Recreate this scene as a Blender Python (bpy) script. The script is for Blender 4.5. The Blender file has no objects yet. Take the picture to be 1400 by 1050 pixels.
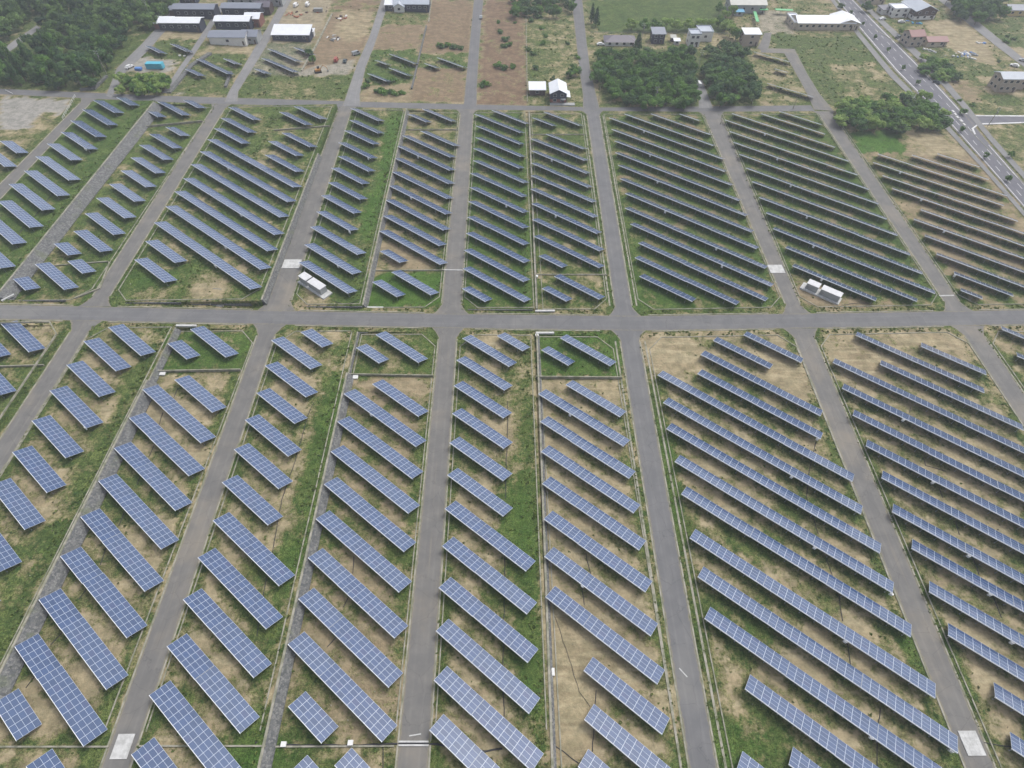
import bpy, math, random
import numpy as np
from mathutils import Matrix, Vector
random.seed(7); np.random.seed(7)
R=math.radians
sc=bpy.context.scene; col=sc.collection
# ------------------------------------------------------------------ camera
CF=779.141; CH=130.93; PITCH,ROLL,YAW=0.8970433,0.0148282,0.0203088
TH=0.6756025; TILT=R(22.5)                     # heading of the panel rows, tilt of the panels
_f=np.array([math.sin(YAW)*math.cos(PITCH),math.cos(YAW)*math.cos(PITCH),-math.sin(PITCH)])
_r=np.array([math.cos(YAW),-math.sin(YAW),0.]); _u=np.cross(_r,_f)
_c,_s=math.cos(ROLL),math.sin(ROLL)
CR=_c*_r+_s*_u; CU=-_s*_r+_c*_u
cam=bpy.data.cameras.new('camera'); cam.sensor_width=36; cam.lens=CF*36/1400; cam.clip_end=6000; cam.clip_start=1
co=bpy.data.objects.new('camera',cam); col.objects.link(co)
co.matrix_world=Matrix(((CR[0],CU[0],-_f[0],0),(CR[1],CU[1],-_f[1],0),(CR[2],CU[2],-_f[2],CH),(0,0,0,1)))
sc.camera=co
# ------------------------------------------------------------------ light: bright overcast, soft sun from the south
SUN_EL=R(56); AZ=TH+R(8)                           # clockwise from +y
w=bpy.data.worlds.new('World'); sc.world=w; w.use_nodes=True
nt=w.node_tree; bg=nt.nodes['Background']
sky=nt.nodes.new('ShaderNodeTexSky'); sky.sky_type='NISHITA'; sky.sun_disc=False
sky.sun_elevation=SUN_EL; sky.sun_rotation=AZ; sky.air_density=1.0; sky.dust_density=4.0; sky.ozone_density=1.0
hs=nt.nodes.new('ShaderNodeHueSaturation'); hs.inputs['Saturation'].default_value=0.42
nt.links.new(sky.outputs[0],hs.inputs['Color']); nt.links.new(hs.outputs[0],bg.inputs[0]); bg.inputs[1].default_value=0.15
sd=bpy.data.lights.new('sun','SUN'); sd.energy=0.95; sd.angle=R(14); sd.color=(1,.985,.93)
so=bpy.data.objects.new('sun',sd); col.objects.link(so)
dv=Vector((math.sin(AZ)*math.cos(SUN_EL),math.cos(AZ)*math.cos(SUN_EL),math.sin(SUN_EL)))
so.rotation_euler=dv.to_track_quat('Z','Y').to_euler()
sc.view_settings.view_transform='Standard'; sc.view_settings.look='None'; sc.view_settings.exposure=0.55; sc.view_settings.gamma=1
sc.cycles.max_bounces=5; sc.cycles.volume_bounces=0

# ------------------------------------------------------------------ terrain levels: terraces stepping down to the right
hA,hB,hC,hD,hE=6.2,3.7,1.7,0.0,-0.7
ZX=[-196,-185,-136,-124,-80,-68,-24,-12,33,46]; ZZ=[6.2,6.2,3.7,3.7,1.7,1.7,0,0,-.7,-.7]
def z0(x): return float(np.interp(x,ZX,ZZ))
MLX=[-400,-161,-79,2,45,168,400]; MLY=[134,131.4,129.1,126.9,126.2,128.9,132]      # main road, near edge
MUX=[-400,-165,-81,-21,44,141,172,400]; MUY=[143,138.1,135.4,133.8,132.8,134.9,135.7,139]
TLX=[-900,-246,-141,-22,94,150,900]; TLY=[300,286.1,276.4,271.8,270.8,272.1,272.1]  # far cross road
TUX=[-900,-249,-160,-71,46,149,900]; TUY=[310,291.9,284.4,279.4,274.7,278,278]
def _sc(x,v): return v*(CH-z0(x))/CH
def ml(x): return _sc(x,float(np.interp(x,MLX,MLY)))
def mu(x): return _sc(x,float(np.interp(x,MUX,MUY)))
def tl(x): return _sc(x,float(np.interp(x,TLX,TLY)))
def tu(x): return _sc(x,float(np.interp(x,TUX,TUY)))
def zt(x,y):
    if y<ml(x)-2: xs=(-160.5,-102,-46.4,9)
    elif y<mu(x)+2: return z0(x)
    elif y<tl(x)-1.5: xs=(-160.5,-78.3,-46.2,10)
    else: return z0(x)
    hs_=(hA,hB,hC,hD,hE)
    return hs_[sum(x>a for a in xs)]
def U(px,py,z):
    d=CF*_f+CR*(px-700)-CU*(py-525); k=(z-CH)/d[2]
    return d[0]*k,d[1]*k
def G(px,py,dz=0.0):
    z=0.0
    for _ in range(6):
        x,y=U(px,py,z+dz); z=zt(x,y)
    return x,y,z
TT={'t1':(0,430,3.3857),'t2':(350,430,3.3857),'t3':(700,430,3.3857),'t4':(1050,430,3.3857),'b1':(0,740,3.3857),'b2':(350,740,3.3857),'b3':(700,740,3.3857),'b4':(1050,740,3.3857),
'u1':(0,0,4),'u2':(350,0,4),'u3':(700,0,4),'u4':(1050,0,4),'v1':(0,200,4),'v2':(350,200,4),'v3':(700,200,4),'v4':(1050,200,4)}
def P(t,x,y):
    a,b,s=TT[t]; return (a+x/s,b+y/s)
# ------------------------------------------------------------------ helpers
def tag(o,label=None,cat=None,group=None,kind=None):
    if label: o['label']=label
    if cat: o['category']=cat
    if group: o['group']=group
    if kind: o['kind']=kind
    return o
class MB:
    def __init__(s): s.v=[];s.f=[];s.m=[];s.c=[]
    def face(s,pts,m=0,c=None):
        i=len(s.v); s.v+=[tuple(p) for p in pts]; s.f.append(tuple(range(i,i+len(pts)))); s.m.append(m); s.c+= [c if c is not None else 0.5]*len(pts)
    def hexa(s,b,t,m=0,c=None):       # b,t: 4 bottom and 4 top points, counter-clockwise from above
        s.face(t,m,c); s.face(b[::-1],m,c)
        for i in range(4):
            j=(i+1)%4; s.face([b[i],b[j],t[j],t[i]],m,c)
    def box(s,x0,x1,y0,y1,z0_,z1,m=0,c=None):
        s.hexa([(x0,y0,z0_),(x1,y0,z0_),(x1,y1,z0_),(x0,y1,z0_)],[(x0,y0,z1),(x1,y0,z1),(x1,y1,z1),(x0,y1,z1)],m,c)
    def tube(s,pts,r,n=6,m=0,r2=None,c=None):
        pts=[Vector(p) for p in pts]; rings=[]
        r2=r if r2 is None else r2
        for i,p in enumerate(pts):
            d=(pts[min(i+1,len(pts)-1)]-pts[max(i-1,0)]).normalized()
            a=d.cross(Vector((0,0,1))); 
            if a.length<.05: a=d.cross(Vector((0,1,0)))
            a.normalize(); b=d.cross(a); rr=r+(r2-r)*i/(len(pts)-1)
            rings.append([p+a*math.cos(2*math.pi*k/n)*rr+b*math.sin(2*math.pi*k/n)*rr for k in range(n)])
        for i in range(len(rings)-1):
            for k in range(n):
                s.face([rings[i][k],rings[i][(k+1)%n],rings[i+1][(k+1)%n],rings[i+1][k]][::-1],m,c)
        s.face(rings[0],m,c); s.face(rings[-1][::-1],m,c)
    def mesh(s,name,mats,attr=False,uv=None):
        me=bpy.data.meshes.new(name); me.from_pydata(s.v,[],s.f)
        for k in mats: me.materials.append(k)
        me.polygons.foreach_set('material_index',s.m)
        if attr:
            a=me.attributes.new('tone','FLOAT','POINT'); a.data.foreach_set('value',s.c)
        me.update(); return me
    def build(s,name,mats,parent=None,attr=False):
        if not isinstance(mats,(list,tuple)): mats=[mats]
        return link(name,s.mesh(name,mats,attr),parent)
def link(name,me,parent=None,loc=None,rz=0):
    o=bpy.data.objects.new(name,me); col.objects.link(o)
    if parent: o.parent=parent
    if loc is not None: o.location=loc
    if rz: o.rotation_euler=(0,0,rz)
    return o
def empty(name,loc,rz=0):
    o=bpy.data.objects.new(name,None); o.empty_display_size=.5; col.objects.link(o); o.location=loc; o.rotation_euler=(0,0,rz); return o
# ------------------------------------------------------------------ materials
def mat(name,base=(.5,.5,.5),rough=.8,metal=0,spec=.4):
    m=bpy.data.materials.new(name); m.use_nodes=True; b=m.node_tree.nodes['Principled BSDF']
    b.inputs['Base Color'].default_value=(*base,1); b.inputs['Roughness'].default_value=rough; b.inputs['Metallic'].default_value=metal
    b.inputs['Specular IOR Level'].default_value=spec
    return m
def nd(m,t,**k):
    n=m.node_tree.nodes.new(t)
    for a,b in k.items():
        if hasattr(n,a): setattr(n,a,b)
        else: n.inputs[a].default_value=b
    return n
def lk(m,a,b): m.node_tree.links.new(a,b)
def noise(m,scale,detail=4,rough=.55,vec=None,dist=0):
    n=nd(m,'ShaderNodeTexNoise'); n.inputs['Scale'].default_value=scale; n.inputs['Detail'].default_value=detail; n.inputs['Roughness'].default_value=rough; n.inputs['Distortion'].default_value=dist
    if vec is None:
        g=nd(m,'ShaderNodeNewGeometry'); vec=g.outputs['Position']
    lk(m,vec,n.inputs['Vector']); return n.outputs['Fac']
def mapr(m,src,a,b,c=0,d=1):
    n=nd(m,'ShaderNodeMapRange'); n.interpolation_type='SMOOTHSTEP'
    for i,v in zip((1,2,3,4),(a,b,c,d)): n.inputs[i].default_value=v
    lk(m,src,n.inputs[0]); return n.outputs[0]
def mixc(m,fac,a,b,mode='MIX'):
    n=nd(m,'ShaderNodeMix'); n.data_type='RGBA'; n.blend_type=mode
    for i,v in ((0,fac),(6,a),(7,b)):
        if isinstance(v,(int,float)): n.inputs[i].default_value=v
        elif isinstance(v,tuple): n.inputs[i].default_value=(*v,1)
        else: lk(m,v,n.inputs[i])
    return n.outputs[2]
def mth(m,op,a,b=0.0):
    n=nd(m,'ShaderNodeMath'); n.operation=op
    for i,v in ((0,a),(1,b)):
        if isinstance(v,(int,float)): n.inputs[i].default_value=v
        else: lk(m,v,n.inputs[i])
    return n.outputs[0]
def out(m,colr,bump=None,bs=.3,bd=.05):
    b=m.node_tree.nodes['Principled BSDF']; lk(m,colr,b.inputs['Base Color'])
    if bump is not None:
        n=nd(m,'ShaderNodeBump'); n.inputs['Strength'].default_value=bs; n.inputs['Distance'].default_value=bd
        lk(m,bump,n.inputs['Height']); lk(m,n.outputs[0],b.inputs['Normal'])
# ground: the 'cover' attribute holds where grass grows (R), brown earth (G), gravel (B), lushness (A)
m=M_ground=mat('ground_cover',rough=.95,spec=.15)
at=nd(m,'ShaderNodeAttribute'); at.attribute_name='cover'
sp=nd(m,'ShaderNodeSeparateColor'); lk(m,at.outputs['Color'],sp.inputs[0])
n1=noise(m,.16,5,.6); n2=noise(m,.9,4,.65); n3=noise(m,4.2,4,.75); n4=noise(m,.045,3,.5)
geo=nd(m,'ShaderNodeNewGeometry'); mp=nd(m,'ShaderNodeMapping'); mp.inputs['Rotation'].default_value=(0,0,TH); mp.inputs['Scale'].default_value=(.1,.75,1)
lk(m,geo.outputs['Position'],mp.inputs[0]); n5=noise(m,1.0,4,.6,vec=mp.outputs[0])
soil=mixc(m,mapr(m,n1,.35,.68),(.322,.270,.172),(.232,.190,.122))
soil=mixc(m,mapr(m,n5,.42,.68),soil,(.37,.318,.21))
brown=mixc(m,mapr(m,n1,.3,.7),(.145,.098,.065),(.222,.155,.105))
soil=mixc(m,sp.outputs[1],soil,brown)
straw=mixc(m,n2,(.18,.18,.085),(.275,.262,.135))
grass=mixc(m,mapr(m,n1,.35,.7),(.074,.116,.034),(.140,.180,.060))
grass=mixc(m,mapr(m,n2,.4,.75),grass,(.042,.085,.025))
lush=mixc(m,n2,(.050,.140,.022),(.100,.212,.036))
grass=mixc(m,at.outputs['Alpha'],grass,lush)
g=mth(m,'ADD',sp.outputs[0],mth(m,'MULTIPLY',mth(m,'SUBTRACT',n1,.5),1.7))
g=mth(m,'ADD',g,mth(m,'MULTIPLY',mth(m,'SUBTRACT',n2,.5),1.1))
g=mth(m,'ADD',g,mth(m,'MULTIPLY',mth(m,'SUBTRACT',n3,.5),.45))
g=mth(m,'ADD',g,mth(m,'MULTIPLY',mth(m,'SUBTRACT',n4,.5),.7))
c=mixc(m,mapr(m,g,.28,.55),soil,straw)
c=mixc(m,mapr(m,g,.48,.78),c,grass)
grv=mixc(m,n3,(.24,.24,.235),(.34,.335,.325))
c=mixc(m,sp.outputs[2],c,grv)
n7=noise(m,2.1,5,.75); n8=noise(m,.35,5,.7)
gm=mapr(m,g,.3,.6); c0=c
c=mixc(m,mapr(m,n3,.36,.64,0,1),mixc(m,1.0,c,(.60,.60,.58),'MULTIPLY'),mixc(m,1.0,c,(1.25,1.24,1.2),'MULTIPLY'))
c=mixc(m,mapr(m,n7,.40,.62,0,1),mixc(m,1.0,c,(.70,.71,.66),'MULTIPLY'),mixc(m,1.0,c,(1.22,1.2,1.18),'MULTIPLY'))
soft=mixc(m,mapr(m,n7,.35,.66,0,1),mixc(m,1.0,c0,(.86,.85,.84),'MULTIPLY'),mixc(m,1.0,c0,(1.08,1.08,1.07),'MULTIPLY'))
soft=mixc(m,mapr(m,n3,.66,.74,0,.5),soft,(.10,.085,.06))
c=mixc(m,gm,soft,c)
c=mixc(m,mapr(m,n8,.38,.64,0,1),mixc(m,1.0,c,(.80,.82,.78),'MULTIPLY'),mixc(m,1.0,c,(1.14,1.12,1.1),'MULTIPLY'))
hgt=mth(m,'ADD',mth(m,'MULTIPLY',n3,mapr(m,g,.3,.7,.35,1.6)),n2)
out(m,c,hgt,.8,.25)
def asphalt(name,a,b,cc,sc1=.25,dirt=.5):
    m=mat(name,rough=.88,spec=.3)
    n1=noise(m,sc1,5,.6); n2=noise(m,9,3,.7)
    g=nd(m,'ShaderNodeNewGeometry'); mp=nd(m,'ShaderNodeMapping'); mp.inputs['Scale'].default_value=(1.2,.03,1); lk(m,g.outputs['Position'],mp.inputs[0])
    n3=noise(m,1.,4,.6,vec=mp.outputs[0]); n6=noise(m,.06,4,.6)
    c=mixc(m,mapr(m,n1,.35,.7),a,b); c=mixc(m,mapr(m,n3,.55,.8,0,.55),c,cc); c=mixc(m,mapr(m,n6,.5,.75,0,.7),c,cc)
    v=nd(m,'ShaderNodeTexVoronoi'); v.feature='DISTANCE_TO_EDGE'; v.inputs['Scale'].default_value=.18; 
    nz=noise(m,.8,3); ad=nd(m,'ShaderNodeVectorMath'); ad.operation='ADD'; lk(m,g.outputs['Position'],ad.inputs[0]); lk(m,nz,ad.inputs[1]); lk(m,ad.outputs[0],v.inputs['Vector'])
    c=mixc(m,mapr(m,v.outputs[0],.0,.012,.35,0),c,(.05,.05,.05))
    c=mixc(m,mapr(m,n2,.3,.7,0,.25),c,mixc(m,1.,c,(.7,.7,.7),'MULTIPLY'))
    la=nd(m,'ShaderNodeAttribute'); la.attribute_name='tone'
    ab=mth(m,'ABSOLUTE',la.outputs['Fac'])
    tr_=mth(m,'ABSOLUTE',mth(m,'SUBTRACT',ab,.42)); c=mixc(m,mth(m,'MULTIPLY',mapr(m,tr_,.0,.16,.45,0),n1),c,mixc(m,1.,c,(1.35,1.33,1.3),'MULTIPLY'))
    ne=noise(m,.9,5,.7); ed=mth(m,'ADD',ab,mth(m,'MULTIPLY',mth(m,'SUBTRACT',ne,.5),dirt))
    c=mixc(m,mapr(m,ed,.86,1.0,0,.75),c,(.235,.205,.15)); c=mixc(m,mapr(m,ed,.97,1.1,0,.9),c,(.10,.125,.04))
    out(m,c,n2,.2,.02); return m
M_road=asphalt('asphalt_main',(.138,.139,.143),(.162,.162,.164),(.20,.196,.186))
M_lane=asphalt('asphalt_worn',(.146,.143,.138),(.18,.174,.163),(.25,.222,.18))
M_hwy=asphalt('asphalt_highway',(.13,.13,.15),(.15,.15,.165),(.17,.17,.18))
M_path=asphalt('pavement',(.19,.19,.19),(.22,.22,.22),(.26,.25,.24))
def conc(name,a,b,s=1.2,st=0.3):
    m=mat(name,rough=.9,spec=.25); n1=noise(m,s,5,.65); n2=noise(m,12,3,.6)
    c=mixc(m,mapr(m,n1,.35,.7),a,b); out(m,c,n2,st,.03); return m
M_curb=conc('kerb_concrete',(.33,.31,.26),(.16,.17,.11),.5)
M_white=conc('white_concrete',(.54,.54,.53),(.38,.38,.37),.9)
M_paint=conc('road_paint',(.66,.66,.66),(.45,.45,.45),.8)
# block stone of the terrace walls
m=M_stone=mat('block_stone',rough=.92,spec=.25)
tc=nd(m,'ShaderNodeTexCoord'); v=nd(m,'ShaderNodeTexVoronoi'); v.feature='F1'; v.inputs['Scale'].default_value=2.2; lk(m,tc.outputs['Object'],v.inputs['Vector'])
v2=nd(m,'ShaderNodeTexVoronoi'); v2.feature='DISTANCE_TO_EDGE'; v2.inputs['Scale'].default_value=2.2; lk(m,tc.outputs['Object'],v2.inputs['Vector'])
hb=nd(m,'ShaderNodeSeparateColor'); lk(m,v.outputs['Color'],hb.inputs[0])
c=mixc(m,hb.outputs[0],(.09,.095,.10),(.21,.21,.205)); c=mixc(m,mapr(m,v2.outputs[0],0,.07,.8,0),c,(.05,.055,.045))
c=mixc(m,mapr(m,noise(m,.25,4),.55,.75,0,.6),c,(.13,.15,.08)); out(m,c,v2.outputs[0],.8,.1)
# solar module glass with cell grid (UV in cells) and per-module tone
m=M_cell=mat('solar_glass',rough=.16,spec=.6)
uv=nd(m,'ShaderNodeUVMap'); uv.uv_map='UVMap'; sx=nd(m,'ShaderNodeSeparateXYZ'); lk(m,uv.outputs[0],sx.inputs[0])
fx=mth(m,'ABSOLUTE',mth(m,'SUBTRACT',mth(m,'FRACT',sx.outputs[0]),.5)); fy=mth(m,'ABSOLUTE',mth(m,'SUBTRACT',mth(m,'FRACT',sx.outputs[1]),.5))
ln=mth(m,'GREATER_THAN',mth(m,'MAXIMUM',fx,fy),.475)
ta=nd(m,'ShaderNodeAttribute'); ta.attribute_name='tone'
oi=nd(m,'ShaderNodeObjectInfo')
c=mixc(m,ta.outputs['Fac'],(.016,.046,.125),(.028,.068,.175))
c=mixc(m,mth(m,'GREATER_THAN',ta.outputs['Fac'],.93),c,(.034,.058,.150))
c=mixc(m,mth(m,'MULTIPLY',ln,.5),c,(.25,.30,.42))
nn=noise(m,.35,3); c=mixc(m,mapr(m,nn,.3,.7,0,.35),c,(.05,.085,.18))
c=mixc(m,mth(m,'MULTIPLY',oi.outputs['Random'],.16),c,(.16,.20,.27)); c=mixc(m,.04,c,(.33,.34,.33)); out(m,c)
m.node_tree.nodes['Principled BSDF'].inputs['Coat Weight'].default_value=.3; m.node_tree.nodes['Principled BSDF'].inputs['Coat Roughness'].default_value=.08
pb=m.node_tree.nodes['Principled BSDF']; pb.inputs['Sheen Weight'].default_value=.18; pb.inputs['Sheen Roughness'].default_value=.35; pb.inputs['Sheen Tint'].default_value=(.9,.93,1,1)
M_alu=mat('aluminium_frame',(.44,.49,.57),.35,.1,.6)
M_edge=mat('aluminium_painted_lit_edge',(.90,.91,.92),.4,.0,.5)  # frame aluminium whitened so the high edge looks lit
M_back=mat('backsheet_painted_shade',(.10,.115,.11),.7)  # underside colour darkened to stand in for shade beneath the panels
M_steel=mat('galvanised_steel',(.30,.31,.31),.5,.5)
M_cab=conc('cabinet_paint',(.62,.62,.63),(.54,.54,.55),.7,.05)
M_cabw=conc('cabinet_wall',(.36,.37,.37),(.30,.31,.31),.7,.1)
M_rubber=mat('cable_black',(.03,.03,.035),.7)
M_boxw=mat('inverter_white',(.66,.66,.65),.5)
def leafmat(name,a,b,cc):
    m=mat(name,rough=.75,spec=.2); t=nd(m,'ShaderNodeAttribute'); t.attribute_name='tone'
    o=nd(m,'ShaderNodeObjectInfo')
    c=mixc(m,t.outputs['Fac'],a,b); c=mixc(m,mth(m,'MULTIPLY',o.outputs['Random'],.6),c,cc)
    out(m,c); b_=m.node_tree.nodes['Principled BSDF']
    b_.inputs['Subsurface Weight'].default_value=0
    tr=nd(m,'ShaderNodeBsdfTranslucent'); lk(m,c,tr.inputs[0]); ms=nd(m,'ShaderNodeMixShader'); ms.inputs[0].default_value=.22
    lk(m,b_.outputs[0],ms.inputs[1]); lk(m,tr.outputs[0],ms.inputs[2]); lk(m,ms.outputs[0],m.node_tree.nodes['Material Output'].inputs[0]); return m
M_leafd=leafmat('leaf_dark',(.022,.064,.024),(.17,.27,.07),(.06,.14,.05))
M_leafm=leafmat('leaf_mid',(.028,.092,.016),(.20,.36,.06),(.10,.20,.04))
M_leafl=leafmat('leaf_pale',(.15,.25,.05),(.36,.47,.13),(.22,.33,.08))
M_bark=conc('bark',(.10,.08,.06),(.16,.13,.10),3)
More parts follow.
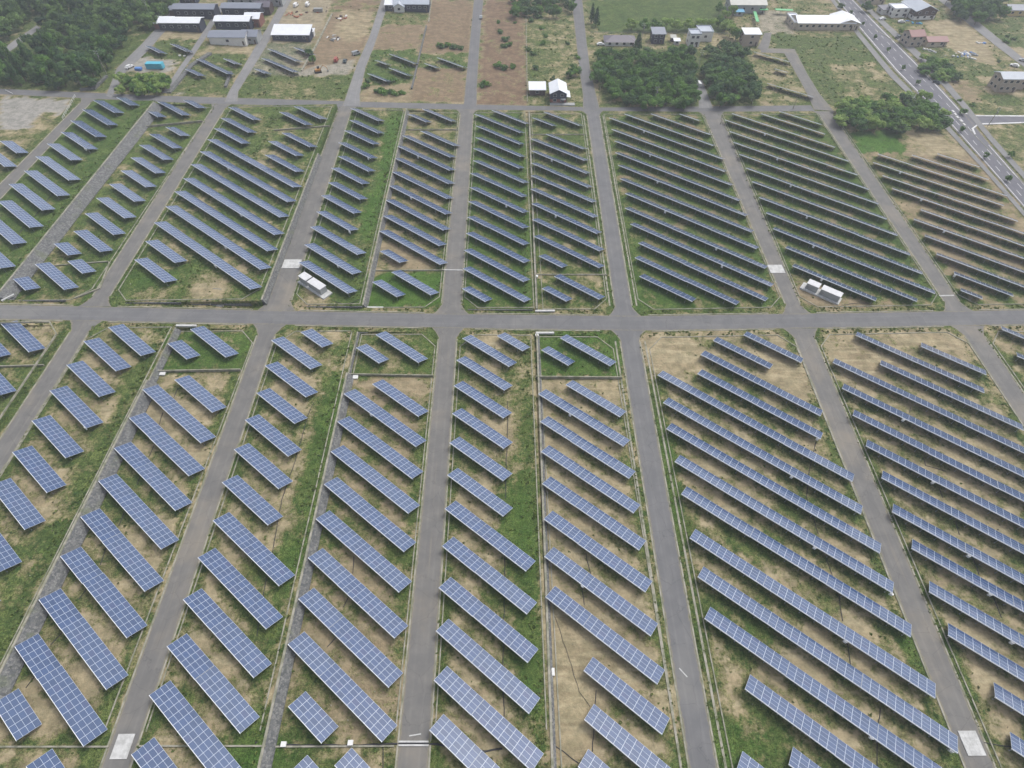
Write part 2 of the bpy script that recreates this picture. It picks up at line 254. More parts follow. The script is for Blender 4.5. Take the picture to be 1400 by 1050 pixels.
# ------------------------------------------------------------------ where things stand on the ground: arrays first (their near, high edges)
ARRD=[('L0',2.4,441.2,38.4,482.6),('L0',-56.1,435.9,-10.9,490.5),('L0b',-56.1,483.2,-1.5,539.9),('L1',148.6,447.1,192.6,486.4),
('L1',113.7,466,159.5,507.7),('L1',91,498.5,135.9,542.5),('L1',68.5,534.9,117.6,584.2),('L1',43.4,574.7,90.1,626.4),
('L1',16.8,617.6,64.4,673.7),('L1',-14.8,663.3,34.9,724.2),('L1',-51.7,716.4,2.4,781.4),('L1',-79.7,772.5,-28.1,836),
('L2s',229.5,469,255.5,491.4),('L2s',259.9,449.2,309.5,489.1),('L2',239.8,518.6,289.5,564.1),('L2',194.9,531.9,275.3,606.3),
('L2',176.3,571.2,259,650.6),('L2',156,611.6,239.8,698.8),('L2',133.8,657.4,221.5,751.2),('L2',109.9,706.2,198.5,808.5),
('L2',82.7,760.7,173.7,871.7),('L2',52.6,819.7,146.2,942.9),('L2',20.1,884.1,114.6,1020),('L2',-6.5,960,19.2,1014.7),
('L2c',34,1048.7,85.7,1124),('L3',411.4,453,441,475.5),('L3',370.7,464.9,425.3,504.4),('L3',361.8,499.4,419.4,543.1),
('L3',350.6,535.4,403.8,580.6),('L3',334.6,572.7,394.9,624.9),('L3',320.5,613.7,381,668.7),('L3',304.2,658.9,366.2,718),
('L3',290.9,710.6,382.5,801.4),('L3',270.3,762.2,364.8,859.6),('L3',251.1,819.2,346.2,926.7),('L3',227.4,884.1,329.3,1002.3),
('L3',201.4,952.1,309.5,1079.7),('L3',176.3,1035.4,274.7,1153.5),('L4s',486.8,475.8,518.9,495.6),('L4s',513.3,457.2,573,495.6),
('L4',509.5,525.1,572.1,568.8),('L4',470.5,537.8,569.2,610.8),('L4',461.4,575.3,564.1,655.1),('L4',452.5,616.7,558.8,702.3),
('L4',442.4,662.4,553.2,753.3),('L4',432.1,708.2,545.5,810.3),('L4',420.9,762.2,540.5,872),('L4',408.5,819.2,531.6,938.5),
('L4',393.7,880.3,522.8,1014.1),('L4',394.3,966.8,439.5,1014.7),('L4c',456.3,1044.2,527.2,1124),('L4c',394.3,1057.5,444.5,1112.2),
('L5',680.2,458.9,714.8,479.6),('L5',632.1,461,697,502.4),('L5',624.7,492,689.7,533.4),('L5',621.1,526,688.2,572.4),
('L5',618.8,564.4,688.8,613.7),('L5',616.4,604.3,686.7,658),('L5',612,648.6,688.2,706.2),('L5',609,694.3,719.2,781.4),
('L5',604.6,745.3,720.7,840.4),('L5',601.1,803.5,720.7,905.4),('L5',596.6,861.7,723.6,975.7),('L5',590.7,929,731,1054.9),
('L5',586.9,1002.9,728.1,1129.9),('L6s',740.5,477.3,777.4,500.3),('L6s',765,460.4,835.9,501.5),('L6',773.2,525.1,848.6,570.3),
('L6',736.9,537.8,852.1,610.8),('L6',738.4,575.3,861,655.1),('L6',739.9,616.1,866.9,702.3),('L6',741.4,660.4,874.3,752.4),
('L6',743.4,709.1,883.1,809.4),('L6',744.3,760.7,890.5,868.5),('L6',746.4,816.2,898.5,934.9),('L6',798.9,917.2,904.7,1002.9),
('L6',799.8,984.6,911.2,1078.2),('L6',791.6,1048.7,918.6,1162.4),('L7',1016.6,457.2,1095.8,495.6),('L7',975.3,464.9,1053,503.8),
('L7',956.4,483.8,1123.8,568.8),('L7',952.5,509.7,1123.8,600.7),('L7',900.8,513.3,1163.7,656.8),('L7',905.3,549.6,1179.4,703.2),
('L7',913.2,586.5,1200.6,754.8),('L7',921.5,630.3,1222.2,810.9),('L7',930.4,673.7,1247.3,872),('L7',942.2,734.2,1280.4,955.6),
('L7',952.5,787.3,1312,1030.9),('L7',963.8,843.4,1340.9,1113.6),('L7',1021.1,942.3,1377.8,1206.7),('L7',1008.7,1053.1,1138.6,1153.5),
('L7',1077.5,1047.2,1256.8,1177.1),('L8',1259.1,473.7,1348.9,511.2),('L8',1168.7,458.1,1347.7,536.3),('L8',1204.5,498.5,1398.5,586.5),
('L8',1139.5,492.6,1423.6,632.3),('L8',1151,527.5,1441.4,674.6),('L8',1166.7,565.9,1467.9,720.9),('L8',1184.4,605.7,1493,772.6),
('L8',1206.5,648.6,1519.6,825.8),('L8',1224.3,695.8,1522.6,873),('L8',1246.4,744.4,1534.4,917.2),('L8',1269.2,803.5,1537.3,970.4),
('L8',1296,861.7,1537.3,1020.6),('L8',1358.7,947.3,1537.3,1067.8),('L8',1384.6,1020.6,1537.3,1126.9),('L9',1370.5,452.2,1522.6,509.7),
('L9',1392.6,486.1,1522.6,542.2),('K0',0,192,22.5,209.5),('K0',-22.5,206.2,7.5,228),('K1',160.5,132.5,177,144),
('K1',128,136.2,156.2,154.5),('K1',113.8,149.5,146.2,170.5),('K1',98,164.5,130,187),('K1',85,180.5,117.5,203.8),
('K1',65.5,196.2,96.2,218.8),('K1',48.8,213.8,93.8,246.2),('K1',33.8,233.8,78,267.5),('K1',12.5,251.2,57.5,287.5),
('K1',-2.5,274.5,40,311.2),('K1',-21.2,300,17.5,334.2),('K1',-37.5,331.2,0,366.2),('K2s',201.2,150,213.8,160),
('K2s',217,138,247.5,158),('K2s',252,136.2,270,148),('K2',228.8,172.5,245,186.2),('K2',206.2,182.5,235,203),
('K2',192,197.5,222.5,218.8),('K2',179.5,214.5,212.5,237.5),('K2',165,232.5,200,256.2),('K2',149.5,250.8,183.8,276.2),
('K2',132.5,271.2,170,297.5),('K2',117,292,154.5,320.5),('K2',101.2,315,137,345),('K2',73.8,332.5,93.2,349.5),
('K2t',92.5,356.2,113,374.2),('K2t',50,361.2,86.2,395.8),('K2t',15.5,378,35,397.5),('K3',312.5,145.8,346.2,163.8),
('K3',304.5,160,337.5,182),('K3',295,175,328.8,196.2),('K3',283.8,190.5,401.2,255.5),('K3',272.5,207,394.5,275.8),
('K3',261.2,224.2,382.5,297),('K3',250.8,243.8,375.8,320.8),('K3',237.5,262,367.5,342.5),('K3',224.5,282.5,358.8,368),
('K3',210,303.8,343.8,395.5),('K3',200,328.8,238.8,360),('K3',184.5,353.8,225,387),('K3s',402.5,144.5,437.5,163),
('K3s',382.5,152.5,417.5,170.8),('K3c',385,181.2,423.8,200.8),('K3c',366.2,193,405.5,212.5),('K3',361.2,211.2,406.2,235),
('K4',479.5,147.5,517.5,165.5),('K4',478.8,163.8,516.2,182),('K4',471.2,177.5,510,197.5),('K4',465,193.8,504.5,217),
('K4',462.5,212.5,503.8,235),('K4',452.5,228.8,496.2,252),('K4',448.2,248.8,493,273),('K4',439.5,266.2,483.8,292.5),
('K4',433,288.8,478.8,315.8),('K4',424.2,309.2,489.5,348.8),('K4',416.2,333.8,482.5,375),('K4',408.8,357.5,475.5,402),
('K5s',558,156.2,582.5,166.2),('K5s',577.5,148,617.5,166.2),('K5',576.2,178.8,620,199.2),('K5',550,185,616.2,215),
('K5',545,200,613.8,232.5),('K5',541.2,216.2,613.8,251.2),('K5',537.5,235,610.5,271.2),('K5',533.2,253.8,608.8,292.5),
('K5',529.2,273.8,605,314.2),('K5',524.2,294.5,601.2,336.2),('K5',520,316.2,601.2,361.2),('K5',520.5,342.5,546.2,359.5),
('K5t',536.2,370.5,588.8,404.5),('K5t',511.2,385.5,541.2,405.5),('K6',672.5,150.8,718.8,168.5),('K6',648.8,156.2,711.2,180.5),
('K6',650.8,171.2,711.2,197.5),('K6',650,187,712.5,214.5),('K6',647.5,202.5,710,229.5),('K6',647.5,219.5,716.2,250),
('K6',643,237.5,714.5,268),('K6',642.5,257,715.5,289.5),('K6',640.8,277,716.2,310),('K6',639.5,296.8,716.2,334.2),
('K6',638,319.5,716.2,358),('K6',635,342.5,715.5,384.5),('K6',633.8,367.5,716.2,412),('K6',632,394.5,663.8,412),
('K7s',728.8,161.2,755.5,171.2),('K7s',744.5,153.2,791.2,170.8),('K7',747.5,183.2,796.2,203),('K7',725,189.2,800,219.5),
('K7',726.2,205.5,802.5,237.5),('K7',726.2,222.5,805.5,256.2),('K7',727,240,808.8,275.8),('K7',726.2,258.8,811.2,296.2),
('K7',728,278.8,815,318.8),('K7',728.8,300,818.8,342.5),('K7',729.5,322,820.5,367),('K7',737,350,768.8,365),
('K7t',757.5,377,820,409.5),('K7t',741.2,393,775,413),('K8',928.8,155.5,956.2,164.5),('K8',890.8,155.5,970,183),
('K8',853,155.5,976.2,198.8),('K8',832.5,162,987.5,215.5),('K8',835,177,992,233.8),('K8',838.8,192.5,1001.2,252.5),
('K8',841.2,209.5,1010,272.5),('K8',845.8,226.2,1018.8,293.8),('K8',847.5,243.8,1027.5,317),('K8',853,265,1036.2,338.8),
('K8',854.5,284.5,1046.2,366.2),('K8',862.5,306.8,1053.8,390.5),('K8',873.2,332.5,1046.2,410.5),('K8',868.8,352.5,1006.2,415.5),
('K8',875.8,378,945,411.2),('K9',1067.5,151.2,1121.2,170.5),('K9',1041.2,156.2,1127.5,181.8),('K9',1001.2,155,1141.2,200.8),
('K9',991.2,163.8,1160,219.5),('K9',997.5,179.5,1172.5,238.8),('K9',1003.8,194.5,1186.2,258),('K9',1011.2,211.2,1200,278),
('K9',1018.8,229.5,1213.8,299.5),('K9',1027.5,247.5,1228,322.5),('K9',1037.5,270,1245,347.5),('K9',1046.2,291.2,1262,373.8),
('K9',1056.2,313,1279.2,400),('K9',1073.8,338.8,1253.8,411.2),('K9',1083.8,363.2,1197.5,410.8),('K10',1280,210,1341.2,227.5),
('K10',1247.5,212.5,1351.2,244.5),('K10',1200.5,212,1376.2,265.5),('K10',1194.5,223,1372,278.8),('K10',1207.5,240.8,1391.2,300.5),
('K10',1220,259.5,1432.5,327.5),('K10',1257.5,288.8,1450,350),('K10',1248.8,301.2,1450,368.8),('K10',1263.8,322.5,1450,388.8),
('K10',1280,347.5,1450,410),('K10',1303.2,373,1387.5,405.5),('K10',1315,396.2,1342.5,408.8)]
HI=2.25; DEP=4.08; CW=1.67
wv=(math.cos(TH),-math.sin(TH)); nv=(math.sin(TH),math.cos(TH))
ARRS=[]
for b,x1,y1,x2,y2 in ARRD:
    A=G(x1,y1,HI); z=A[2]
    # a point just inside gives the terrace the array stands on
    q=G((x1+x2)/2,(y1+y2)/2,HI); z=q[2]
    A=U(x1,y1,z+HI); B=U(x2,y2,z+HI)
    L=(B[0]-A[0])*wv[0]+(B[1]-A[1])*wv[1]
    n=max(3,round(L/CW)); cx,cy=(A[0]+B[0])/2,(A[1]+B[1])/2
    hd=DEP*math.cos(TILT)/2
    ARRS.append(dict(b=b,n=n,L=n*CW,x=cx+nv[0]*hd,y=cy+nv[1]*hd,z=z,px=(x1+x2)/2,py=(y1+y2)/2))
# ------------------------------------------------------------------ ground sheets
def inpoly(X,Y,poly):
    c=np.zeros(X.shape,bool); n=len(poly)
    for i in range(n):
        x1,y1=poly[i]; x2,y2=poly[(i+1)%n]
        if y1==y2: continue
        c^=((y1>Y)!=(y2>Y))&(X<(x2-x1)*(Y-y1)/(y2-y1)+x1)
    return c
PAINT=[]   # (polygon of ground points, values, softness) : grass, brown, gravel, lush
def paint(pts,g=None,br=None,gr=None,lu=None):
    PAINT.append(([G(*p)[:2] for p in pts],(g,br,gr,lu)))
BL=[]      # soft patches: centre, radii, delta grass, lush
def blob(px,py,rx,ry,dg,lu=0):
    x,y,_=G(px,py); BL.append((x,y,rx,ry,dg,lu))
# blocks of the farm: base grass cover by area (photo corners traced onto the ground)
paint([(0,440),(118,440),(0,650)],.55); paint([(120,450),(238,448),(90,748),(0,900),(0,640)],.48)
paint([(238,448),(348,450),(250,740),(180,1000),(0,1010),(0,900),(90,748),(205,505)],.36)
paint([(238,448),(345,450),(330,508),(208,505)],.78,lu=.35)
paint([(372,455),(482,452),(420,740),(360,1010),(190,1016),(270,760)],.38)
paint([(478,455),(594,455),(590,510),(475,512)],.62,lu=.1)
paint([(472,512),(590,512),(548,1010),(362,1012)],.34,br=.25)
paint([(625,455),(732,455),(748,1045),(590,1045)],.40)
paint([(732,455),(850,455),(852,516),(732,516)],.80,lu=.4)
paint([(733,516),(858,516),(942,1045),(749,1045)],.26)
paint([(880,452),(1085,452),(1320,1050),(980,1050)],.38)
paint([(1112,450),(1318,450),(1400,590),(1400,1050),(1360,1050)],.34)
paint([(1345,450),(1400,450),(1400,560)],.45)
paint([(0,1022),(540,1018),(540,1050),(0,1050)],.38)
# upper blocks
paint([(128,138),(212,138),(190,165),(0,403),(0,275)],.80,lu=.2)
paint([(212,138),(288,150),(140,385),(130,408),(5,408),(40,357)],.66,lu=.1)
paint([(308,148),(462,150),(440,215),(370,400),(350,412),(165,412),(155,402)],.62,lu=.1)
paint([(482,150),(555,153),(548,180),(495,418),(410,415),(402,405)],.70,lu=.1)
paint([(530,160),(556,160),(520,290),(505,330),(490,300),(515,250)],.95,lu=.5)
paint([(557,153),(630,152),(604,370),(505,368),(548,180)],.44,br=.2)
paint([(505,370),(603,372),(600,415),(497,417)],1.0,lu=.55)
paint([(648,155),(722,155),(731,420),(633,420)],.66,lu=.25)
paint([(722,155),(800,158),(835,415),(731,420)],.60,lu=.1)
paint([(825,157),(963,158),(1078,420),(870,422)],.54,br=.5,lu=.15)
paint([(985,158),(1118,158),(1285,418),(1090,420)],.54,br=.4,lu=.15)
paint([(1165,200),(1330,200),(1400,290),(1400,420),(1310,415)],.26,br=.35)
paint([(1190,215),(1240,210),(1330,330),(1400,400),(1400,420),(1310,415)],.48,br=.3,lu=.1)
# beyond the far cross road
paint([(0,0),(245,0),(145,125),(0,118)],.80)
paint([(0,132),(95,137),(85,158),(58,152),(38,176),(0,178)],.1,gr=.85)
paint([(0,178),(38,176),(58,152),(85,160),(30,222),(0,245)],.5)
paint([(162,93),(200,78),(245,82),(230,98),(160,98)],.2,gr=.8); paint([(240,108),(300,106),(305,120),(232,130)],.3,gr=.7)
paint([(200,50),(280,45),(262,75),(240,85),(190,78)],.72); paint([(214,44),(276,44),(272,54),(205,54)],.15)
paint([(285,63),(350,63),(345,74),(278,74)],.18); paint([(278,74),(345,74),(305,125),(235,128),(250,100)],.7)
paint([(362,60),(428,60),(412,103),(335,103)],.55,gr=.35); paint([(335,103),(412,103),(485,100),(470,137),(325,135)],.70)
paint([(370,25),(400,0),(455,0),(430,58),(370,58)],.1,br=.1,gr=.15)
paint([(430,60),(455,15),(512,15),(498,60),(487,82),(412,95)],.06,br=.65); paint([(470,12),(512,15),(500,50),(480,60),(455,45)],.05,br=.1)
paint([(455,0),(520,0),(514,15),(456,14)],.3,br=.8); paint([(412,95),(487,80),(478,102),(408,104)],.2,gr=.6)
paint([(525,20),(583,20),(580,35),(520,35)],.6,br=.6); paint([(522,34),(580,34),(572,68),(508,68)],.12,br=.65)
paint([(508,68),(572,68),(562,115),(497,115)],.82,lu=.2); paint([(497,115),(562,115),(558,138),(492,138)],.22,br=.3)
paint([(590,0),(648,0),(640,72),(575,72)],.12,br=.75); paint([(575,72),(640,72),(638,94),(570,94)],.72,lu=.2)
paint([(570,94),(637,94),(634,140),(560,138)],.16,br=.7)
paint([(662,0),(718,0),(720,143),(653,143)],.16,br=.95); paint([(719,18),(780,20),(797,140),(722,143)],.62)
paint([(806,0),(985,0),(990,44),(818,44)],1.5,lu=.05); paint([(806,45),(1020,45),(1020,65),(820,66)],.45)
paint([(820,66),(1020,66),(1040,140),(822,143)],.75); paint([(1020,60),(1060,72),(1112,138),(1035,141)],.50)
paint([(1040,45),(1195,50),(1265,140),(1128,141)],.80); paint([(1130,85),(1235,85),(1265,138),(1160,141)],.58)
paint([(1035,15),(1085,15),(1085,45),(1038,45)],.3,gr=.4)
paint([(1165,180),(1228,178),(1236,209),(1172,209)],.98,lu=.75); paint([(1238,180),(1300,178),(1322,214),(1245,211)],.22)
paint([(1262,28),(1330,28),(1362,86),(1300,84),(1295,66)],.06); paint([(1370,64),(1400,64),(1400,90)],.08)
paint([(1255,66),(1298,66),(1345,88),(1400,112),(1400,157),(1325,155)],.72); paint([(1290,110),(1345,110),(1340,140),(1310,140)],.40,br=.4)
paint([(1325,25),(1400,25),(1400,62),(1368,62)],.72); paint([(1345,170),(1400,168),(1400,250)],.55)
paint([(1338,104),(1400,104),(1400,130),(1352,130)],.2)
for b_ in [(880,470,6,6,-.5),(910,490,9,7,-.5),(1075,495,7,10,-.45),(1090,520,7,8,-.4),(1300,470,14,4,-.4),(1240,462,8,3,-.3),(780,960,7,14,-.35),(790,880,6,8,-.2),
  (910,700,4,10,.5,.3),(915,620,3,12,.5,.3),(1040,850,12,5,.3,.1),(1000,1020,8,5,.45,.3),(1060,1010,7,5,.3),(1120,700,12,5,.2),(700,700,5,12,.4,.2),(725,590,3,10,.3),(725,930,4,9,.45,.2),
  (720,760,3,20,.35,.2),(430,640,4,14,.35,.1),(455,560,4,14,.5,.3),(445,720,5,8,.35,.2),(400,770,4,5,.5,.3),(520,980,14,7,-.4),(440,980,10,8,.35,0),(590,640,1,40,.3),
  (250,910,6,6,-.3),(120,560,6,5,-.4),(45,690,6,6,-.3),(250,960,5,8,.3),(60,740,10,6,.4),(30,860,10,6,.2),(160,690,6,6,.3),(320,640,5,5,.2),(10,985,12,4,-.3),(230,560,5,5,-.4),(270,620,5,5,-.4),
  (345,1040,7,5,.6,.4),(400,1040,10,4,.1),(280,390,8,6,-.4),(230,400,12,4,-.2),(200,380,9,4,.4,.3),(330,370,6,5,-.3),(425,405,7,6,-.55),(540,340,9,3,-.5),(560,360,9,3,-.4),
  (690,600,7,5,-.3),(650,700,6,8,-.2),(680,980,8,6,-.2),(1110,400,8,6,-.6),(1180,415,9,3,-.4),(1200,500,14,6,-.35),(1170,480,6,8,-.3),(1150,900,14,10,-.2),(1330,900,10,14,-.2),(1280,880,4,30,.25),
  (990,745,14,4,.3),(1240,880,9,4,.4,.2),(860,380,3,14,.4,.2),(900,410,16,5,.3,.2),(1180,250,6,20,.2),(1280,300,6,30,-.3),(1300,360,6,30,-.35),(1120,250,5,10,-.2),(1000,250,3,30,-.3)]:
    blob(*b_)
LX={0:(-190.5,)*3,1:(-130.2,)*3,2:(-73.7,)*3,3:(-18,)*3,4:(38,39.3,42),5:(91.4,95,98.8),6:(147,149.7,153.4)}
def lx(i,y): return np.interp(y,(10,125,270),LX[i])
def cover(X,Y,grass_edge=True):
    g=np.full(X.shape,.55); br=np.full(X.shape,.2); gr=np.zeros(X.shape); lu=np.zeros(X.shape)
    WX=X+.8*np.sin(Y*.55+X*.13)+.5*np.sin(Y*1.7-X*.9); WY=Y+.8*np.sin(X*.6-Y*.1)+.5*np.sin(X*1.55+Y*.8)
    for poly,(a,b,c_,d) in PAINT:
        xs=[p[0] for p in poly]; ys=[p[1] for p in poly]
        if max(xs)<X.min() or min(xs)>X.max() or max(ys)<Y.min() or min(ys)>Y.max(): continue
        k=inpoly(WX,WY,poly)
        g[k]=a; br[k]=b or 0; gr[k]=c_ or 0; lu[k]=d or 0
    for x,y,rx,ry,dg,l in BL:
        if x+3*rx<X.min() or x-3*rx>X.max() or y+3*ry<Y.min() or y-3*ry>Y.max(): continue
        k=np.exp(-((X-x)/rx)**2-((Y-y)/ry)**2); g+=k*dg; lu+=k*l
    # more grass by panels and road edges; lush tint also paints in panel shade
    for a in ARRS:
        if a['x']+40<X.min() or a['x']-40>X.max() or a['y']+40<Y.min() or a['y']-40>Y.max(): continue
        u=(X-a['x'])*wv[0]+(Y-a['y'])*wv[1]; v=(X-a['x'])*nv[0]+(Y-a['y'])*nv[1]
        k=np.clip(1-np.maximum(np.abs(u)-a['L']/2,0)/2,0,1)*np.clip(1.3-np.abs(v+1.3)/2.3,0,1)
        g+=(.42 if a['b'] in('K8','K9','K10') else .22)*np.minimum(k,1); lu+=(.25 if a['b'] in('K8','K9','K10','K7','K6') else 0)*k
    if grass_edge:
        for rx in LX:
            k=np.exp(-((np.abs(X-lx(rx,Y))-4.6)/1.6)**2)*(Y<272); g+=.34*k
        for wx in (-160.5,-102,-46.4,9.5):
            k=np.exp(-((X-wx+3)/2.5)**2)*(Y<272); g+=.25*k
    return np.stack([np.clip(g,0,1.6),np.clip(br,0,1),np.clip(gr,0,1),np.clip(lu,0,1)],-1)
def sheet(name,xs,yf0,yf1,dy,zf,skirt=4.0,res=1.5):
    xs=np.array(xs); cols=[]; nyy=max(2,int((yf1(xs.mean())-yf0(xs.mean()))/dy)+1)
    t=np.linspace(0,1,nyy); X=np.repeat(xs[:,None],nyy,1)
    Y0=np.array([yf0(x) for x in xs])[:,None]; Y1=np.array([yf1(x) for x in xs])[:,None]
    Y=Y0+(Y1-Y0)*t[None,:]; Z=np.vectorize(zf)(X)
    v=np.stack([X,Y,Z],-1).reshape(-1,3); nx=len(xs)
    i=np.arange((nx-1)*(nyy-1)); a=(i//(nyy-1))*nyy+i%(nyy-1)
    f=np.stack([a,a+nyy,a+nyy+1,a+1],-1).tolist()
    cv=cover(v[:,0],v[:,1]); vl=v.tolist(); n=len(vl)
    # skirt down the rim
    rim=[(k,0) for k in range(nx)]+[(nx-1,j) for j in range(1,nyy)]+[(k,nyy-1) for k in range(nx-2,-1,-1)]+[(0,j) for j in range(nyy-2,0,-1)]
    ids=[p*nyy+q for p,q in rim]
    for q in ids: vl.append([vl[q][0],vl[q][1],vl[q][2]-skirt])
    for k in range(len(ids)):
        k2=(k+1)%len(ids); f.append([ids[k],n+k,n+k2,ids[k2]])
    me=bpy.data.meshes.new(name); me.from_pydata(vl,[],f); me.materials.append(M_ground)
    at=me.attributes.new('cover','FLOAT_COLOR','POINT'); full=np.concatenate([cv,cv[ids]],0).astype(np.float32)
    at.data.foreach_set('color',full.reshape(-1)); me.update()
    o=link(name,me); tag(o,kind='structure'); return o
def rng(a,b,s):
    n=max(1,int(round((b-a)/s))); return np.linspace(a,b,n+1)
lowx=[(-420,-160.5,hA),(-160.5,-102,hB),(-102,-46.4,hC),(-46.4,9,hD),(9,260,hE)]
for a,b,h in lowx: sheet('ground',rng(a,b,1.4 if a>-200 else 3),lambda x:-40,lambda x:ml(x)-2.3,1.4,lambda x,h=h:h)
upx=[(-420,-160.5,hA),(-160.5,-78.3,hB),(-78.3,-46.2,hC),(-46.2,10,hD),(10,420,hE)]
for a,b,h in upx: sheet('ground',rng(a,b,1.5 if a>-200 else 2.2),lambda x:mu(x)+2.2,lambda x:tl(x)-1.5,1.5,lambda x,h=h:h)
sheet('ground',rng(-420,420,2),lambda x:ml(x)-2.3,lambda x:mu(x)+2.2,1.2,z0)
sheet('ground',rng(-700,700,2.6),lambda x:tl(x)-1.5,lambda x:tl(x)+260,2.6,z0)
# the plain outside all that
mb=MB()
for r in [(-4000,4000,520,5000),(-4000,-415,-3000,530),(415,4000,-3000,530),(-415,415,-3000,-38)]:
    mb.face([(r[0],r[2],-3.2),(r[1],r[2],-3.2),(r[1],r[3],-3.2),(r[0],r[3],-3.2)])
o=mb.build('ground',M_ground); tag(o,kind='structure')
# ------------------------------------------------------------------ roads
def lat(mb,q,n=8):          # one stretch of road cut into strips that know how far they lie from the middle
    a,b,c_,d=[Vector(p) for p in q]
    for k in range(n):
        t0,t1=k/n,(k+1)/n; i=len(mb.v)
        mb.v+=[tuple(a.lerp(b,t0)),tuple(a.lerp(b,t1)),tuple(d.lerp(c_,t1)),tuple(d.lerp(c_,t0))]; mb.f.append((i,i+1,i+2,i+3)); mb.m.append(0); mb.c+=[2*t0-1,2*t1-1,2*t1-1,2*t0-1]
def ribbon(name,left,right,m,dz=.03,zf=None,kind='structure'):
    mb=MB(); zf=zf or (lambda x,y:zt(x,y))
    for i in range(len(left)-1):
        lat(mb,[(*p,zf(*p)+dz) for p in (left[i],right[i],right[i+1],left[i+1])])
    o=mb.build(name,m,None,True); return tag(o,kind=kind)
# main road and far cross road follow the sloping verge sheet
xs=rng(-400,400,4)
for nm,f0,f1,dz in (('main_road',ml,mu,.05),('cross_road',tl,tu,.05)):
    mb=MB()
    X=xs if nm=='main_road' else rng(-420,150,4)
    for a,b in zip(X[:-1],X[1:]):
        lat(mb,[(b,f0(b),z0(b)+dz),(b,f1(b),z0(b)+dz),(a,f1(a),z0(a)+dz),(a,f0(a),z0(a)+dz)])
    tag(mb.build(nm,M_road,None,True),kind='structure')
def vroad(xl0,xr0,xl1,xr1,y0,y1,z,m,fl0=0,fl1=0,name='lane',z1=None):
    ys=[y0]+([y0+1.5,y0+4.5] if fl0 else [])+list(np.arange(y0+8,y1-7,8))+([y1-4.5,y1-1.5] if fl1 else [])+[y1]
    mb=MB(); pr=None
    for y in ys:
        t=(y-y0)/(y1-y0); a=xl0+(xl1-xl0)*t; b=xr0+(xr1-xr0)*t; e=0
        if fl0: e=max(e,fl0*max(0,1-(y-y0)/4.5)**1.5)
        if fl1: e=max(e,fl1*max(0,1-(y1-y)/4.5)**1.5)
        cur=(a-e,b+e,y)
        if pr: lat(mb,[(pr[0],pr[2],z+.03),(pr[1],pr[2],z+.03),(cur[1],cur[2],z+.03),(cur[0],cur[2],z+.03)])
        pr=cur
    return tag(mb.build(name,m,None,True),kind='structure')
# lanes below (near) and above the main road: left edge, right edge near/far
K=1-.0
LANES=[(-203,-197,-203,-198,hA,M_lane),(-136.3,-130.5,-136.3,-130.8,hB,M_lane),(-76.8,-71.5,-77.6,-72.2,hC,M_lane),(-20.7,-14.8,-20.6,-15.2,hD,M_lane),(35.4,40.6,36.4,42.3,hE,M_road),(88.7,94.2,91.8,98,hE,M_lane),(144,150,146.6,152.8,hE,M_lane)]
LANES=[(a-(c_-a)*.43,b-(d-b)*.43,c_,d,h,m_) for a,b,c_,d,h,m_ in LANES]
# keep the traced picture position on raised terraces
def sc_(x,h): return x*(CH-h)/CH
for i,(a,b,c_,d,h,m_) in enumerate(LANES):
    y1=ml((a+b)/2)+.05
    vroad(sc_(a,h),sc_(b,h),sc_(c_,h),sc_(d,h),-40,y1*1.0,h,m_,0,2.6)
UL=[(-203,-197,-202.7,-198,hA,M_lane),(-136.6,-131.2,-138.5,-132.7,hB,M_lane),(-78.2,-70.7,-78.9,-72.8,hC,M_lane),(-20.7,-14.3,-20.8,-14.9,hD,M_lane),(36.4,41.9,39.2,44.9,hE,M_road),(93.6,98.2,94.8,102.8,hE,M_lane),(147.6,152.6,150.2,156.6,hE,M_lane)]
for i,(a,b,c_,d,h,m_) in enumerate(UL):
    y0=mu((a+b)/2)-.05; y1=tl((a+b)/2)+.05
    vroad(sc_(a,h),sc_(b,h),sc_(c_,h),sc_(d,h),y0,y1,h,m_,2.6,2.2)
FRP=[]
def pxroad(name,L,Rr,m,dz=.06):
    lp=[G(*p)[:2] for p in L]; rp=[G(*p)[:2] for p in Rr]; FRP.append(lp+rp[::-1])
    return ribbon(name,lp,rp,m,dz)
FAR=[([(145,131),(160,93),(192,62),(215,37),(247,0)],[(152,134),(172,99),(203,69),(225,44),(259,0)],M_path),
([(307,139),(313,125),(350,62),(370,30),(387,-2)],[(325,139),(326,125),(362,67),(381,32),(400,-2)],M_path),
([(468,145),(473,132),(488,88),(505,50),(522,-2)],[(493,145),(492,130),(500,92),(512,62),(533,-2)],M_path),
([(634,143),(636,120),(641,70),(645,30),(648,-2)],[(652,145),(652,120),(655,70),(658,30),(661,-2)],M_road),
([(797,149),(797,130),(792,95),(786,40),(781,-2)],[(820,149),(815,130),(807,95),(801,50),(796,-2)],M_road),
([(1113,150),(1100,122),(1084,93),(1072,73),(1040,72)],[(1140,152),(1120,128),(1103,100),(1086,67),(1040,66)],M_lane),
([(955,148),(955,130),(950,110)],[(975,148),(968,130),(960,110)],M_path),
([(0,70),(20,55),(50,35)],[(0,80),(26,62),(56,38)],M_path),
([(1280,-2),(1320,30),(1360,62),(1400,92)],[(1292,-2),(1335,28),(1372,58),(1402,82)],M_path),
([(222,127),(240,100),(262,68),(277,45),(300,8)],[(230,128),(248,100),(268,72),(284,48),(308,8)],M_path),
([(1035,66),(1040,58),(1045,45)],[(1048,72),(1052,62),(1055,45)],M_lane)]
for i,(l,r,m_) in enumerate(FAR): pxroad('road',l,r,m_,.058+.006*i)
